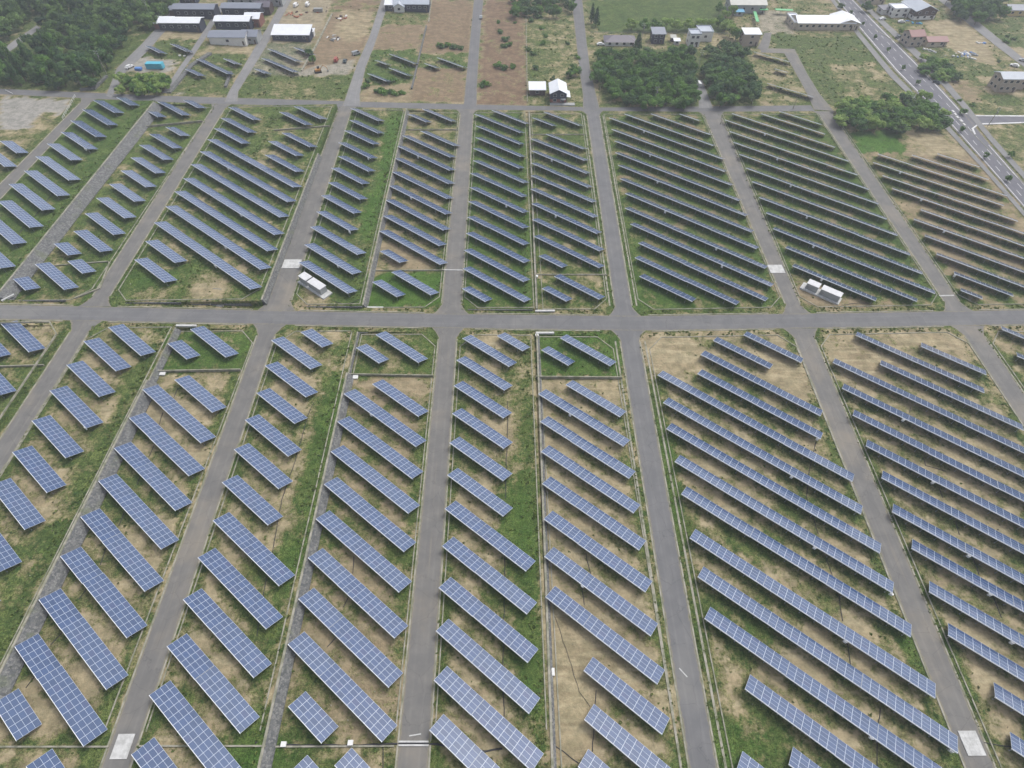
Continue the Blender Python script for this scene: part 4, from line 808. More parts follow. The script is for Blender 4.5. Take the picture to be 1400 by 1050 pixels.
for px,py,lb in ((500,414,'small white box on the kerb at the corner below the equipment station'),(733.5,379.5,'small white box at the corner of the plot beside the wide lane'),(389,1018,'white crate on the bottom path left of centre'),(480,1016,'small white block on the bottom path'),(734,460,'small white box at the corner of the plot below the main road')):
    x,y,z=G(px,py); mb=MB(); mb.box(-.45,.45,-.4,.4,0,.6); mb.box(-.5,.5,-.45,.45,.602,.68); mb.box(-.3,.3,-.44,-.402,.1,.5)
    o=mb.build('control_box',M_boxw); o.location=(x,y,z+.12); tag(o,lb,'box')
# ------------------------------------------------------------------ trees and shrubs
def rv():
    a=random.uniform(0,2*math.pi); z=random.uniform(-1,1); r=math.sqrt(1-z*z); return Vector((r*math.cos(a),r*math.sin(a),z))
def crown_mesh(kind,seed):
    random.seed(seed); mb=MB(); H=1.0
    lobes=[]
    if kind=='cone':
        for k in range(22):
            t=(k+.5)/22; r=.26*(1-t)**.8+.02; a=k*2.4; lobes.append((Vector((math.cos(a)*r*.75,math.sin(a)*r*.75,.18+t*.8)),.13*(1-t)+.05,.10))
    else:
        for k in range(15):
            a=random.uniform(0,6.28); z=random.uniform(.34,.86); e=math.sqrt(max(.05,1-((z-.55)/.42)**2)); rr=random.uniform(.15,1)**.6*.37*e
            lobes.append((Vector((math.cos(a)*rr,math.sin(a)*rr,z)),random.uniform(.10,.19),random.uniform(.08,.14)))
    for c,r,rz in lobes:
        bt=random.choice((0,.05,.15,.3,.5,.7)); n=int(60+1000*r*r) if kind!='cone' else int(34+900*r*r)
        for i in range(n):
            d=rv(); p=c+Vector((d.x*r,d.y*r,d.z*rz*1.1))*random.uniform(.75,1.12)
            nrm=(d+rv()*.7+Vector((0,0,.35))).normalized(); s=random.uniform(.022,.044)
            a=nrm.cross(rv()).normalized(); b=nrm.cross(a)
            tone=min(1,max(0,bt+random.uniform(-.12,.30)))
            mb.face([p-a*s-b*s*.6,p+a*s-b*s*.7,p+a*s*.8+b*s*.7,p-a*s*.7+b*s],0,tone)
    return mb
def trunk_mesh(kind,seed):
    random.seed(seed); mb=MB()
    mb.tube([(0,0,-.03),(.005,0,.2),(-.01,.01,.45),(0,0,.75)],.03,6,0,.008)
    for k in range(6):
        a=random.uniform(0,6.28); z=random.uniform(.25,.55); r=.22 if kind!='cone' else .12
        mb.tube([(0,0,z),(math.cos(a)*r*.5,math.sin(a)*r*.5,z+.1),(math.cos(a)*r,math.sin(a)*r,z+.22)],.012,5,0,.004)
    return mb
TM={}
for kind,mm,ns in (('dark',M_leafd,4),('mid',M_leafm,4),('pale',M_leafl,3),('cone',M_leafd,3)):
    for i in range(ns):
        TM[kind,i]=(crown_mesh(kind,100+i*7+len(kind)).mesh('crown',[mm],attr=True),trunk_mesh(kind,50+i).mesh('trunk',[M_bark]))
random.seed(11)
TN={'dark':3,'mid':3,'pale':2,'cone':2}
NM={'dark':'broadleaf_tree','mid':'broadleaf_tree','pale':'broadleaf_tree','cone':'conifer_tree'}
def tree_at(x,y,h,wd,kind,label,group=None,cat='tree'):
    k=random.randint(0,TN[kind]); cm,tm=TM[kind,k]
    r=empty(NM[kind],(x,y,zt(x,y)),random.uniform(0,6.28)); 
    wx=wd/.85
    a=link('crown',cm,r); a.scale=(wx,wx*random.uniform(.85,1.1),h)
    b=link('trunk',tm,r); b.scale=(h,h,h)
    return tag(r,label,cat,group)
def tree(px,py,h,wd,kind,label,group=None):
    x,y,z=G(px,py,h*.55); return tree_at(x,y,h,wd,kind,label,group)
_a,_b=G(0,75),G(54,36); TLP=[(_a[0],_a[1],_b[0],_b[1])]
def scatter(poly,sp,hr,wr,kinds,label,group,jit=.38,prob=1,hz=3.5,cap=999):
    out_=[]
    pts=[]
    for p in poly: pts.append(G(p[0],p[1],hz)[:2])
    xs=[p[0] for p in pts]; ys=[p[1] for p in pts]; y=min(ys); n=0; row=0
    while y<max(ys):
        x=min(xs)+(sp/2 if row%2 else 0)
        while x<max(xs):
            a,b=x+random.uniform(-jit,jit)*sp,y+random.uniform(-jit,jit)*sp
            if inpoly(np.array([a]),np.array([b]),pts)[0] and random.random()<prob:
                k=random.choice(kinds); h=random.uniform(*hr); w_=random.uniform(*wr)
                if k=='cone': h*=1.25; w_*=.8
                out_.append((a,b,h,w_,k)); n+=1
            x+=sp
        y+=sp*.87; row+=1
    print(group,len(out_))
    out_=[q for q in out_ if not any(abs((q[0]-e[0])*(e[3]-e[1])-(q[1]-e[1])*(e[2]-e[0]))/math.hypot(e[2]-e[0],e[3]-e[1])<4.5 for e in TLP)]
    out_.sort(key=lambda q:math.hypot(q[0],q[1]))
    for a,b,h,w_,k in out_[:cap]: tree_at(a,b,h,w_,k,label[k] if isinstance(label,dict) else label,group)
    FARW.extend(out_[cap:])
    return min(n,cap)
FARW=[]
nt_=scatter([(-20,-8),(252,-8),(206,40),(190,30),(150,85),(130,115),(-20,108),(-20,80),(30,70),(70,35),(52,28),(10,55),(-20,60)],6.8,(6,11),(6,9),['dark','dark','mid','mid','dark','cone'],{'dark':'dark broadleaf tree in the dense wood at top left','mid':'mid green broadleaf tree in the dense wood at top left','cone':'dark pointed conifer in the dense wood at top left'},'trees of the wood at top left',cap=58)
nt_+=scatter([(815,74),(838,70),(905,68),(945,68),(952,100),(950,142),(890,142),(835,130),(816,108)],5.8,(5,8),(5.5,8.5),['dark','mid','mid','mid'],{'dark':'dark green tree in the copse right of the wide lane','mid':'bright green tree in the copse right of the wide lane'},'trees of the central copse')
nt_+=scatter([(962,62),(1015,60),(1022,85),(1040,135),(985,138),(970,108)],6.2,(5,8),(6.5,8.5),['dark','mid','dark'],{'dark':'dark green tree in the copse beside the small curving lane','mid':'mid green tree in the copse beside the small curving lane'},'trees of the right copse')
nt_+=scatter([(1145,138),(1230,128),(1265,130),(1292,150),(1296,170),(1250,176),(1145,172)],5.8,(4.5,7),(6.5,8.5),['mid','dark','pale','mid'],{'dark':'dark tree in the thicket left of the highway','mid':'bright green tree in the thicket left of the highway','pale':'pale green tree in the thicket left of the highway'},'trees of the thicket by the highway')
nt_+=scatter([(158,103),(185,100),(225,97),(232,105),(222,122),(158,122)],4.4,(3.5,5.5),(4.5,6.5),['mid','mid','pale'],'bright green tree below the gravel yard at top left','trees below the gravel yard')
nt_+=scatter([(1292,-6),(1372,-6),(1376,18),(1340,28),(1310,22)],6,(6,9),(6,8.5),['dark','mid'],'green tree in the group at top right','trees at top right')
nt_+=scatter([(1262,72),(1300,80),(1318,104),(1290,108),(1262,92)],4.2,(2.5,4),(4,6),['mid','dark','pale'],'low bushy tree below the red roofed house','bushes below the red roofed house')
nt_+=scatter([(700,-6),(795,-6),(785,14),(740,18),(700,16)],6,(4,7),(5,7.5),['dark','mid','dark'],'tree at the top edge left of the wide lane','trees at the top edge',prob=.75)
def far_wood():
    V=[];F=[];T_=[];off=0
    for a,b,h,w_,k in FARW:
        me=TM[k,random.randint(0,TN[k])][0]; n=len(me.vertices); co=np.empty(n*3,np.float32); me.vertices.foreach_get('co',co); co=co.reshape(-1,3)
        t=np.empty(n,np.float32); me.attributes['tone'].data.foreach_get('value',t); an=random.uniform(0,6.28); c_,s_=math.cos(an),math.sin(an); w2=w_/.85
        x=(co[:,0]*c_-co[:,1]*s_)*w2+a; y=(co[:,0]*s_+co[:,1]*c_)*w2+b; z=co[:,2]*h+zt(a,b)
        V.append(np.stack([x,y,z],1)); T_.append(np.clip(t+random.uniform(-.25,.35)+(.3 if k=='mid' else 0),0,1)); F.append(np.arange(n)+off); off+=n
    V=np.concatenate(V); T_=np.concatenate(T_); n=len(V); me=bpy.data.meshes.new('far_wood'); me.vertices.add(n); me.loops.add(n); me.polygons.add(n//4)
    me.vertices.foreach_set('co',V.reshape(-1).astype(np.float32)); me.loops.foreach_set('vertex_index',np.arange(n,dtype=np.int32)); me.polygons.foreach_set('loop_start',np.arange(0,n,4,dtype=np.int32))
    me.update(calc_edges=True); me.materials.append(M_leafd); at=me.attributes.new('tone','FLOAT','POINT'); at.data.foreach_set('value',T_)
    o=link('far_wood',me); tag(o,'deeper part of the dense dark wood at top left','wood',kind='stuff')
if FARW: far_wood()
print('trees',nt_,len(FARW))
for i,px in enumerate((864,881,897,912,927,943,959,974,993)):
    tree(px,34-random.uniform(0,2),6.5,7.4,'pale' if i not in(1,2) else 'mid','round pale green tree in the row along the lawn, %s from the left'%ORD[i],'row of round trees along the lawn')
tree(810,17,10,5,'cone','tall dark conifer beside the wide lane at the lawn corner, left one','two conifers at the lawn corner'); tree(816,22,10,5.5,'cone','tall dark conifer beside the wide lane at the lawn corner, right one','two conifers at the lawn corner')
for px,py,k in ((985,10,'mid'),(992,22,'pale'),(1003,14,'pale'),(1000,40,'pale'),(1008,46,'mid'),(984,28,'mid')): tree(px,py,7,6,k,'leafy green tree between the lawn and the grey hall','trees between lawn and hall')
tree(873,56,9,6,'cone','dark pointed conifer above the copse beside the dark house')
tree(787,94,5,7,'mid','bright green tree left of the wide lane, above the white roofed house'); tree(779,100,4,5,'mid','smaller green tree left of the wide lane, above the white roofed house')
tree(757,108,3.5,3.5,'dark','small dark shrubby tree behind the white roofed house')
tree(904,128,6,5.5,'pale','pale green tree standing in front of the copse beside the pole')
tree(422,72,4,5,'dark','dark green bush beside the white warehouse yard, upper'); tree(427,80,4,4.5,'mid','green bush beside the white warehouse yard, lower')
tree(1187,8,6,7,'dark','dark tree right of the highway at the top edge')
tree(1232,42,3,3,'mid','small tree beside the parked cars and the red roofed house')
tree(1150,8,4,4,'dark','small dark tree left of the highway at the top edge')
tree(1318,152,3,4,'mid','bush in the field corner right of the highway')
for i,(px,py) in enumerate(((1163,17),(1180,32),(1197,50),(1215,67),(1235,92),(1256,112))):
    tree(px,py,2.8,2.2,'mid','small dark street tree beside the highway, %s from the top'%ORD[i],'street trees along the highway')
for i,(px,py) in enumerate(((1316,176),(1348,212),(1380,243),(1383,211))):
    tree(px,py,3.0,2.6,'mid',['street tree at the side road junction of the highway','street tree in the highway below the junction, upper','street tree in the highway near the right picture edge','street tree in the field right of the highway'][i],'street trees along the highway')
# shrubs and weeds
def shrub_mesh(seed,mm):
    random.seed(seed); mb=MB()
    for k in range(7):
        a=random.uniform(0,6.28); r=random.uniform(0,.36); c=Vector((math.cos(a)*r,math.sin(a)*r,random.uniform(.12,.42))); bt=random.uniform(0,.6)
        for i in range(46):
            d=rv(); p=c+d*random.uniform(.12,.24); p.z=max(.01,p.z); s=random.uniform(.03,.065); a_=rv(); b_=d.cross(a_)
            mb.face([p-a_*s-b_*s,p+a_*s-b_*s,p+a_*s+b_*s,p-a_*s+b_*s],0,min(1,bt+random.uniform(0,.35)))
    mb.tube([(0,0,-.05),(0,0,.3)],.03,5,1)
    return mb.mesh('shrub',[mm,M_bark],attr=True)
SH=[shrub_mesh(1,M_leafd),shrub_mesh(2,M_leafm),shrub_mesh(3,M_leafd),shrub_mesh(4,M_leafm)]
random.seed(5)
def shrub(px,py,s,label,group=None,hs_=.7,k=None):
    x,y,z=G(px,py); o=link('shrub',SH[random.randint(0,3) if k is None else k],None,(x,y,z),random.uniform(0,6)); o.scale=(s,s*random.uniform(.8,1.2),s*hs_); return tag(o,label,'shrub',group)
for px,py,s in ((683,45,5),(690,55,6),(697,62,5),(690,65,5),(680,92,6),(690,94,6),(700,92,5),(661,115,5),(665,117,6),(659,120,4),(681,31,4),(705,32,3),(740,40,4),(745,50,4)):
    shrub(px,py,s,'low dark shrub on the reddish earth plot right of the central lane','shrubs on the reddish plot')
for px,py,s in ((604,66,6),(612,64,6),(622,66,6),(630,68,5),(600,63,4)): shrub(px,py,s,'dark shrub above the small arrays in the strip left of the central lane','shrubs of the strip plot')
for px,py,s in ((500,120,5),(515,126,5),(524,128,6),(533,127,5),(540,130,5),(548,129,5),(538,112,5),(530,112,4),(502,112,4)): shrub(px,py,s,'dark shrub at the foot of the grassy far plot','shrubs of the grassy far plot')
for px,py,s in ((722,70,5),(728,75,5),(733,95,5),(742,60,5),(735,25,6),(725,30,5),(790,80,4),(775,60,4),(1375,58,4),(1385,54,4),(1330,145,3),(1312,138,3),(1365,85,3),(1376,50,3)): shrub(px,py,s,'green shrub in a weedy far plot','shrubs of the far plots')
# weeds: loose tufts on kerbs, lane edges and between the rows
def weeds():
    random.seed(21); mb=MB(); N=0
    def tuft(x,y,s):
        z=zt(x,y)
        for i in range(4):
            a=random.uniform(0,6.28); c,sn=math.cos(a),math.sin(a); w_=s*random.uniform(.5,1); h=s*random.uniform(.35,.9); ox,oy=random.uniform(-.4,.4)*s,random.uniform(-.4,.4)*s; ln=random.uniform(.2,.7)*s
            mb.face([(x+ox-c*w_,y+oy-sn*w_,z),(x+ox+c*w_,y+oy+sn*w_,z),(x+ox+c*w_*.6-sn*ln,y+oy+sn*w_*.6+c*ln,z+h),(x+ox-c*w_*.6-sn*ln,y+oy-sn*w_*.6+c*ln,z+h)],0,random.random())
    for rx,hw in ((1,3.3),(2,3.4),(3,3.4),(4,3.2),(5,3.3),(6,3.4)):
        for k in range(700):
            y=random.uniform(5,270); x=float(lx(rx,y))+random.choice((-1,1))*(hw+abs(random.gauss(0,.9)))
            if ml(x)-2<y<mu(x)+2: continue
            tuft(x,y,random.uniform(.12,.36))
    for k in range(1500):
        x=random.uniform(-240,240); y=(ml(x)-random.uniform(.8,2.6)) if random.random()<.5 else (mu(x)+random.uniform(.8,2.6))
        if min(abs(x-float(lx(r,y))) for r in LX)<6.5: continue
        z_=zt(x,y); tuft(x,y,random.uniform(.2,.5))
    for wx in (-161.2,-102.8,-47.3,8):
        for k in range(450):
            tuft(wx-abs(random.gauss(0,1.6)),random.choice((random.uniform(5,125),random.uniform(138,268))),random.uniform(.2,.5))
    for k in range(9000):
        x=random.uniform(-170,170); y=random.uniform(5,268)
        if ml(x)-2<y<mu(x)+2 or min(abs(x-float(lx(r,y))) for r in LX)<4.2: continue
        pts.append((x,y,random.uniform(.12,.42)))
    for k in range(9000):
        x=random.uniform(-330,340); y=tu(x)+random.uniform(1,150); pts.append((x,y,random.uniform(.3,.75)))
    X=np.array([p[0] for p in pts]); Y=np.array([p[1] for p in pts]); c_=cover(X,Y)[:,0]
    rd=np.zeros(X.shape,bool)
    for q in FRP: rd|=inpoly(X,Y,q)
    c_=np.where(rd,0,c_)
    for (x,y,s),g in zip(pts,c_):
        if g<=0: continue
        if random.random()<min(g,1)-(.25 if y>275 else 0) and g<1.3 and not(160<x<232 and y>160 and abs(x-np.interp(y,(190,270,340,420),(209,214,216,218)))<12): tuft(x,y,s)
    o=mb.build('weeds',leafmat('weed_leaf',(.07,.11,.03),(.17,.21,.06),(.1,.15,.04)),attr=True); tag(o,'loose tufts of green weeds along kerbs, walls and between the solar rows','weeds',kind='stuff')
pts=[]
weeds()
def stones():
    random.seed(31); mb=MB()
    for k in range(2600):
        x=random.uniform(-170,170); y=random.uniform(5,268)
        if ml(x)-2.5<y<mu(x)+2.5 or min(abs(x-float(lx(r,y))) for r in LX)<3.6: continue
        z=zt(x,y); s=random.uniform(.06,.17)*(1.5 if random.random()<.08 else 1); a=random.uniform(0,3); c,sn=math.cos(a)*s,math.sin(a)*s; q=[(x+c,y+sn),(x-sn,y+c),(x-c,y-sn),(x+sn,y-c)]
        mb.hexa([(i,j,z-.02) for i,j in q],[(x+(i-x)*.6,y+(j-y)*.6,z+s*.8) for i,j in q],0 if random.random()<.45 else 1)
    tag(mb.build('stones',[M_curb,M_dark]),'loose pale and dark stones scattered over the bare earth between the rows','stones',kind='stuff')
M_dark=mat('clod_dark',(.10,.08,.055),.9)
stones()
# ------------------------------------------------------------------ houses
def cm(name,a,rough=.7,b=None):
    b=b or tuple(v*.85 for v in a); return conc(name,a,b,.5,.08) 
def roofm(name,a,rough=.5):
    m=mat(name,rough=rough,spec=.5); tc=nd(m,'ShaderNodeTexCoord'); wv_=nd(m,'ShaderNodeTexWave'); wv_.wave_type='BANDS'; wv_.bands_direction='X'; wv_.inputs['Scale'].default_value=.75
    lk(m,tc.outputs['Object'],wv_.inputs['Vector']); n=noise(m,.4,4)
    c=mixc(m,mapr(m,wv_.outputs['Fac'],.0,.12,.35,0),a,tuple(v*.5 for v in a)); c=mixc(m,mapr(m,n,.4,.7,0,.3),c,tuple(v*.75 for v in a)); out(m,c); return m
C_navy=cm('siding_navy',(.045,.052,.075)); C_wh=cm('plaster_white',(.66,.65,.63)); C_tan=cm('plaster_tan',(.40,.34,.28)); C_brick=cm('brick_red',(.22,.10,.075)); C_beige=cm('plaster_beige',(.48,.42,.34)); C_brown=cm('siding_brown',(.085,.06,.055)); C_grey=cm('plaster_grey',(.34,.35,.35)); C_yel=cm('plaster_yellow',(.55,.42,.18))
R_white=roofm('roof_white',(.74,.76,.80)); R_grey=roofm('roof_grey',(.21,.23,.28)); R_dark=roofm('roof_dark',(.09,.09,.12)); R_red=roofm('roof_red',(.19,.055,.05)); R_purp=roofm('roof_mauve',(.13,.115,.14)); R_lg=roofm('roof_light_grey',(.40,.44,.50)); R_cream=roofm('roof_cream',(.42,.42,.38)); R_green=roofm('awning_green',(.10,.42,.16)); R_blue=roofm('roof_blue',(.10,.34,.52))
M_glass=mat('window_glass',(.03,.035,.045),.12,0,.6); M_door=mat('door_dark',(.09,.07,.06),.6); M_frame=mat('window_frame',(.60,.60,.60),.5)
def windows(o,x0,x1,yf,z0_,z1,n,face='y',wsz=(1.5,1.2)):
    for k in range(n):
        c=x0+(x1-x0)*(k+.5)/n; mb=MB(); a,b=c-wsz[0]/2,c+wsz[0]/2; zc=(z0_+z1)/2; d0,d1=zc-wsz[1]/2,zc+wsz[1]/2
        f=MB()
        if face=='y': f.box(a-.08,b+.08,yf-.05,yf+.02,d0-.08,d1+.08); mb.box(a,b,yf-.07,yf-.052,d0,d1)
        else: f.box(yf-.05,yf+.05,a-.08,b+.08,d0-.08,d1+.08); mb.box(yf-.07,yf+.07,a,b,d0,d1)
        w_=f.build('window',M_frame,o); mb.build('pane',M_glass,w_)
def house(px,py,w_,d,h,label,wall,roof,rtype='gx',rise=1.6,rz=0,nw=3,floors=1,over=.5,lower=None,name='house',cat='house',door=True):
    x,y,z=G(px,py); o=empty(name,(x,y,z),rz); W=w_/2
    mb=MB(); mb.box(-W,W,0,d,-1,h)
    if rtype=='gx': 
        for s in (-1,1): mb.face([(s*W,0,h),(s*W,d,h),(s*W,d/2,h+rise)][::s])
    if rtype=='gy': mb.face([(-W,0,h),(W,0,h),(0,0,h+rise)]); mb.face([(-W,d,h),(W,d,h),(0,d,h+rise)][::-1])
    if rtype=='shed': 
        mb.face([(-W,d,h),(-W,d,h+rise),(W,d,h+rise),(W,d,h)]); mb.face([(-W,0,h),(-W,d,h),(-W,d,h+rise)][::-1]); mb.face([(W,0,h),(W,d,h),(W,d,h+rise)])
    mb.build('wall',wall,o)
    if lower:
        mb=MB(); mb.box(-W-.03,W+.03,-.03,d+.03,-.9,h*.42); mb.build('lower_wall',lower,o)
    t=.22; e=over; mb=MB()
    def quad(a,b,c_,d_):
        up=Vector((0,0,t)); p=[Vector(v)+Vector((0,0,.02)) for v in (a,b,c_,d_)]; mb.hexa([tuple(v) for v in p],[tuple(v+up) for v in p])
    if rtype=='gx':
        dr=e*rise/(d/2); quad((-W-e,-e,h-dr),(W+e,-e,h-dr),(W+e,d/2,h+rise),(-W-e,d/2,h+rise)); quad((-W-e,d/2,h+rise),(W+e,d/2,h+rise),(W+e,d+e,h-dr),(-W-e,d+e,h-dr))
    elif rtype=='gy':
        dr=e*rise/W; quad((-W-e,-e,h-dr),(0,-e,h+rise),(0,d+e,h+rise),(-W-e,d+e,h-dr)); quad((0,-e,h+rise),(W+e,-e,h-dr),(W+e,d+e,h-dr),(0,d+e,h+rise))
    elif rtype=='hip':
        q=min(d/2,W)*.95; a=(-W-e,-e,h);b=(W+e,-e,h);c_=(W+e,d+e,h);d_=(-W-e,d+e,h); p1=(-W+q,d/2,h+rise); p2=(W-q,d/2,h+rise)
        for f in ([a,b,p2,p1],[b,c_,p2],[c_,d_,p1,p2],[d_,a,p1]): mb.face(f)
        mb.face([d_,c_,b,a])
    elif rtype=='shed':
        quad((-W-e,-e,h-e*rise/d),(W+e,-e,h-e*rise/d),(W+e,d+e,h+rise+e*rise/d),(-W-e,d+e,h+rise+e*rise/d))
    else:
        mb.box(-W-.15,W+.15,-.15,d+.15,h+.002,h+.16)
        for q in ((-W-.15,W+.15,-.15,.1),(-W-.15,W+.15,d-.1,d+.15),(-W-.15,-W+.1,.1,d-.1),(W-.1,W+.15,.1,d-.1)): mb.box(q[0],q[1],q[2],q[3],h+.162,h+.6)
    rf=mb.build('roof',roof,o)
    fh=h/floors
    for k in range(floors):
        windows(o,-W+.4,W-.4,-.03 if not lower else -.06,k*fh+.9,k*fh+fh-.3,nw)
        windows(o,.6,d-.6,-W-.0,k*fh+.9,k*fh+fh-.3,max(1,int(d/4)),'x'); 
    if door:
        mb=MB(); mb.box(W-1.9,W-1.0,-.12,-.065,0,2.05); dd=mb.build('door',M_door,o); mb=MB(); mb.box(W-1.15,W-1.08,-.17,-.122,.95,1.1); mb.build('handle',M_steel,dd)
    return tag(o,label,cat)
house(248,43,22,8,4.2,'long dark house with bright white roof at far left beside the wood',C_navy,R_white,'gx',1.0,nw=5)
a_=house(224,40,9,7,2.8,'low brick annex with white roof left of the long dark house',C_brick,R_white,'shed',.8,nw=1)
house(268,25,23,8,4.6,'dark house with grey roof behind the long white roofed one at top left',C_navy,R_grey,'gx',1.1,nw=5)
house(243,22,8,7,3,'low grey roofed annex beside the wood at top left',C_brown,R_grey,'gx',.8,nw=1)
house(258,6,9,6,3,'small dark roofed house at the very top left of the houses',C_navy,R_dark,'gx',1,nw=2)
house(320,41,19,8,4.4,'dark house with narrow white roof right of the alley',C_navy,R_white,'gx',1.0,nw=4)
house(347,37,8,9,4.2,'dark brown house with white roof and white gable beside the second far lane',C_brick,R_white,'gx',1.4,nw=1)
house(313,62,19,9,3.9,'wide white walled house with grey roof right of the alley',C_wh,R_grey,'gx',1.2,nw=1)
house(343,60,8,9,3.6,'grey roofed house with white gable left of the second far lane',C_grey,R_grey,'gx',1.6,nw=1)
house(332,23,22,8,4.4,'dark house with grey roof in the upper row right of the alley',C_navy,R_grey,'gx',1.0,nw=4)
house(361,20,8,8,4,'dark house with mauve roof and white gable at the second far lane, upper',C_brown,R_purp,'gx',1.6,nw=1)
house(350,7,32,8,3.5,'long light grey roofed building at the top edge left of the second far lane',C_grey,R_lg,'gx',1.0,nw=6)
house(399,56.5,20,9,3.2,'dark warehouse with bright white roof at the construction yard',C_navy,R_white,'shed',1.6,nw=4,over=.5)
house(426,50,3,3,2.4,'tiny white shed at the right end of the white roofed warehouse',C_wh,R_white,'shed',.4,nw=1,door=False)
house(563,16,21,12,4.0,'large grey roofed building at the top edge right of the third far lane',C_navy,R_lg,'gx',2.0,nw=6)
house(534,15,6,7,3.2,'small dark house with white roof left of the large grey roofed building',C_navy,R_white,'shed',1.0,nw=1)
house(546,17,6,4,3.0,'small white gabled porch building in front of the large grey roofed building',C_wh,R_lg,'gy',1.6,nw=1,door=False)
house(734.5,130.5,7.6,6,2.7,'white roofed garage left of the brick and navy house',C_brown,R_white,'shed',.9,nw=1)
h_=house(763,141,7.8,11,4.6,'navy and brick house with white gable roof beside the wide lane',C_navy,R_white,'gy',1.8,nw=2,floors=2,lower=C_brick)
x,y,z=G(763,141)
mb=MB(); mb.box(-4,8,-2.6,-.1,0,.3); 
for k in range(4): mb.box(-3.8+k*2.6,-3.7+k*2.6,-2.5,-2.4,.3,1.2)
mb.box(1.2,3.4,-1.9,-.2,2.3,2.42); mb.build('terrace',C_grey,h_)
mb=MB(); mb.hexa([(3.9,1,2.6),(6.0,1,2.2),(6.0,8,2.2),(3.9,8,2.6)],[(3.9,1,2.75),(6.0,1,2.35),(6.0,8,2.35),(3.9,8,2.75)]); mb.build('lean_to_roof',R_white,h_)
house(848,63,17,9,2.0,'low house with wide mauve roof above the copse',C_wh,R_purp,'hip',2.0,nw=4)
house(899,60,7,7,5,'small dark house with mauve grey roof between the lawn and the copse',C_navy,R_grey,'shed',.8,nw=2,floors=2)
house(920,57,2.5,2.5,2,'tiny dark shed with green roof left of the white block house',C_navy,R_cream,'shed',.4,nw=1,door=False)
house(925,61,3,2.5,1.8,'tiny white shed left of the white block house',C_wh,R_white,'shed',.3,nw=1,door=False)
house(948,64,6,7,6.2,'tall white block house with dark windows above the small lane',C_wh,R_lg,'flat',nw=2,floors=2); house(963,57,8,9,4.8,'lower white flat roofed wing right of the tall block house',C_wh,R_lg,'flat',nw=1,floors=1,door=False)
house(1025,63,9,7,6.0,'tall tan house with white roof at the end of the small lane',C_tan,R_white,'shed',.5,nw=1,floors=2)
house(1021,18,22,12,4.5,'grey hall with cream roof at the top edge beside the lawn trees',C_grey,R_cream,'gx',2.0,nw=4)
house(1010,22,5,3,2.2,'light blue shed in front of the grey hall',C_grey,R_blue,'shed',.3,nw=1,door=False)
o=house(1127,41,34,12,3.6,'long low building with white roof and row of dark windows left of the highway',C_beige,R_white,'gx',2.0,nw=9); 
house(1158,41,13,14,3.4,'gabled right wing of the long white roofed building beside the highway',C_beige,R_white,'gy',1.9,nw=2)
house(1089,40,5,14,3.4,'beige left end wing of the long white roofed building',C_beige,R_white,'flat',nw=1)
house(1262,27,14,16,4.8,'big dark brown house with grey gable roof and white lower walls, top right',C_brown,R_lg,'gy',2.6,nw=3,floors=2,lower=C_wh,rz=R(8))
house(1229,24,10,8,4.6,'white flat roofed house left of the big brown gabled house',C_wh,R_white,'flat',nw=2,floors=2,rz=R(5))
house(1212,20,7,6,2.6,'low white carport building beside the highway at top right',C_wh,R_dark,'shed',.5,nw=1,rz=R(10))
house(1196,6,12,8,4,'cream house at the top edge right of the highway',C_beige,R_cream,'gx',1.5,nw=2,rz=R(5))
house(1249,64,8.5,8,5.4,'two storey house with red roof beside the highway',C_tan,R_red,'gx',1.8,nw=2,floors=2,rz=R(8))
house(1279,64,11.5,7,2.7,'single storey wing with red roof joined to the two storey red roofed house',C_beige,R_red,'gx',1.3,nw=2,rz=R(3))
house(1374,126,10,8,6.4,'beige house with striped light grey roof on bare earth at the right edge',C_tan,R_lg,'gx',1.3,nw=3,floors=2); house(1394,122,7,7,5.4,'lower right wing of the beige house at the right edge',C_tan,R_lg,'gx',1.0,nw=1,floors=1)
house(1392,22,15,9,3.2,'yellow walled house with blue grey roof at the top right corner',C_yel,R_grey,'gx',1.6,nw=3)
# green awnings / covered walks near the hall
def canopy(px0,py0,px1,py1,wd,h,m,lb):
    A=G(px0,py0);B=G(px1,py1); o=empty('canopy',A); L=math.hypot(B[0]-A[0],B[1]-A[1]); o.rotation_euler=(0,0,math.atan2(B[1]-A[1],B[0]-A[0])); mb=MB(); mb.box(0,L,-wd/2,wd/2,h,h+.15); mb.build('roof',m,o)
    for k in range(max(2,int(L/3)+1)):
        for s in (-1,1): mb=MB(); u=min(L-.1,.1+k*L/max(1,int(L/3))); mb.box(u-.06,u+.06,s*wd*.42-.06,s*wd*.42+.06,0,h); mb.build('post',M_steel,o)
    tag(o,lb,'canopy')
canopy(1030,22,1034,36,1.8,2.4,R_green,'green covered walk running from the hall to the tan house'); canopy(1037,19,1048,19,2.4,2.4,R_green,'short green canopy beside the grey hall'); canopy(1058,19,1082,20,2.8,2.4,R_green,'green canopy left of the long white roofed building')
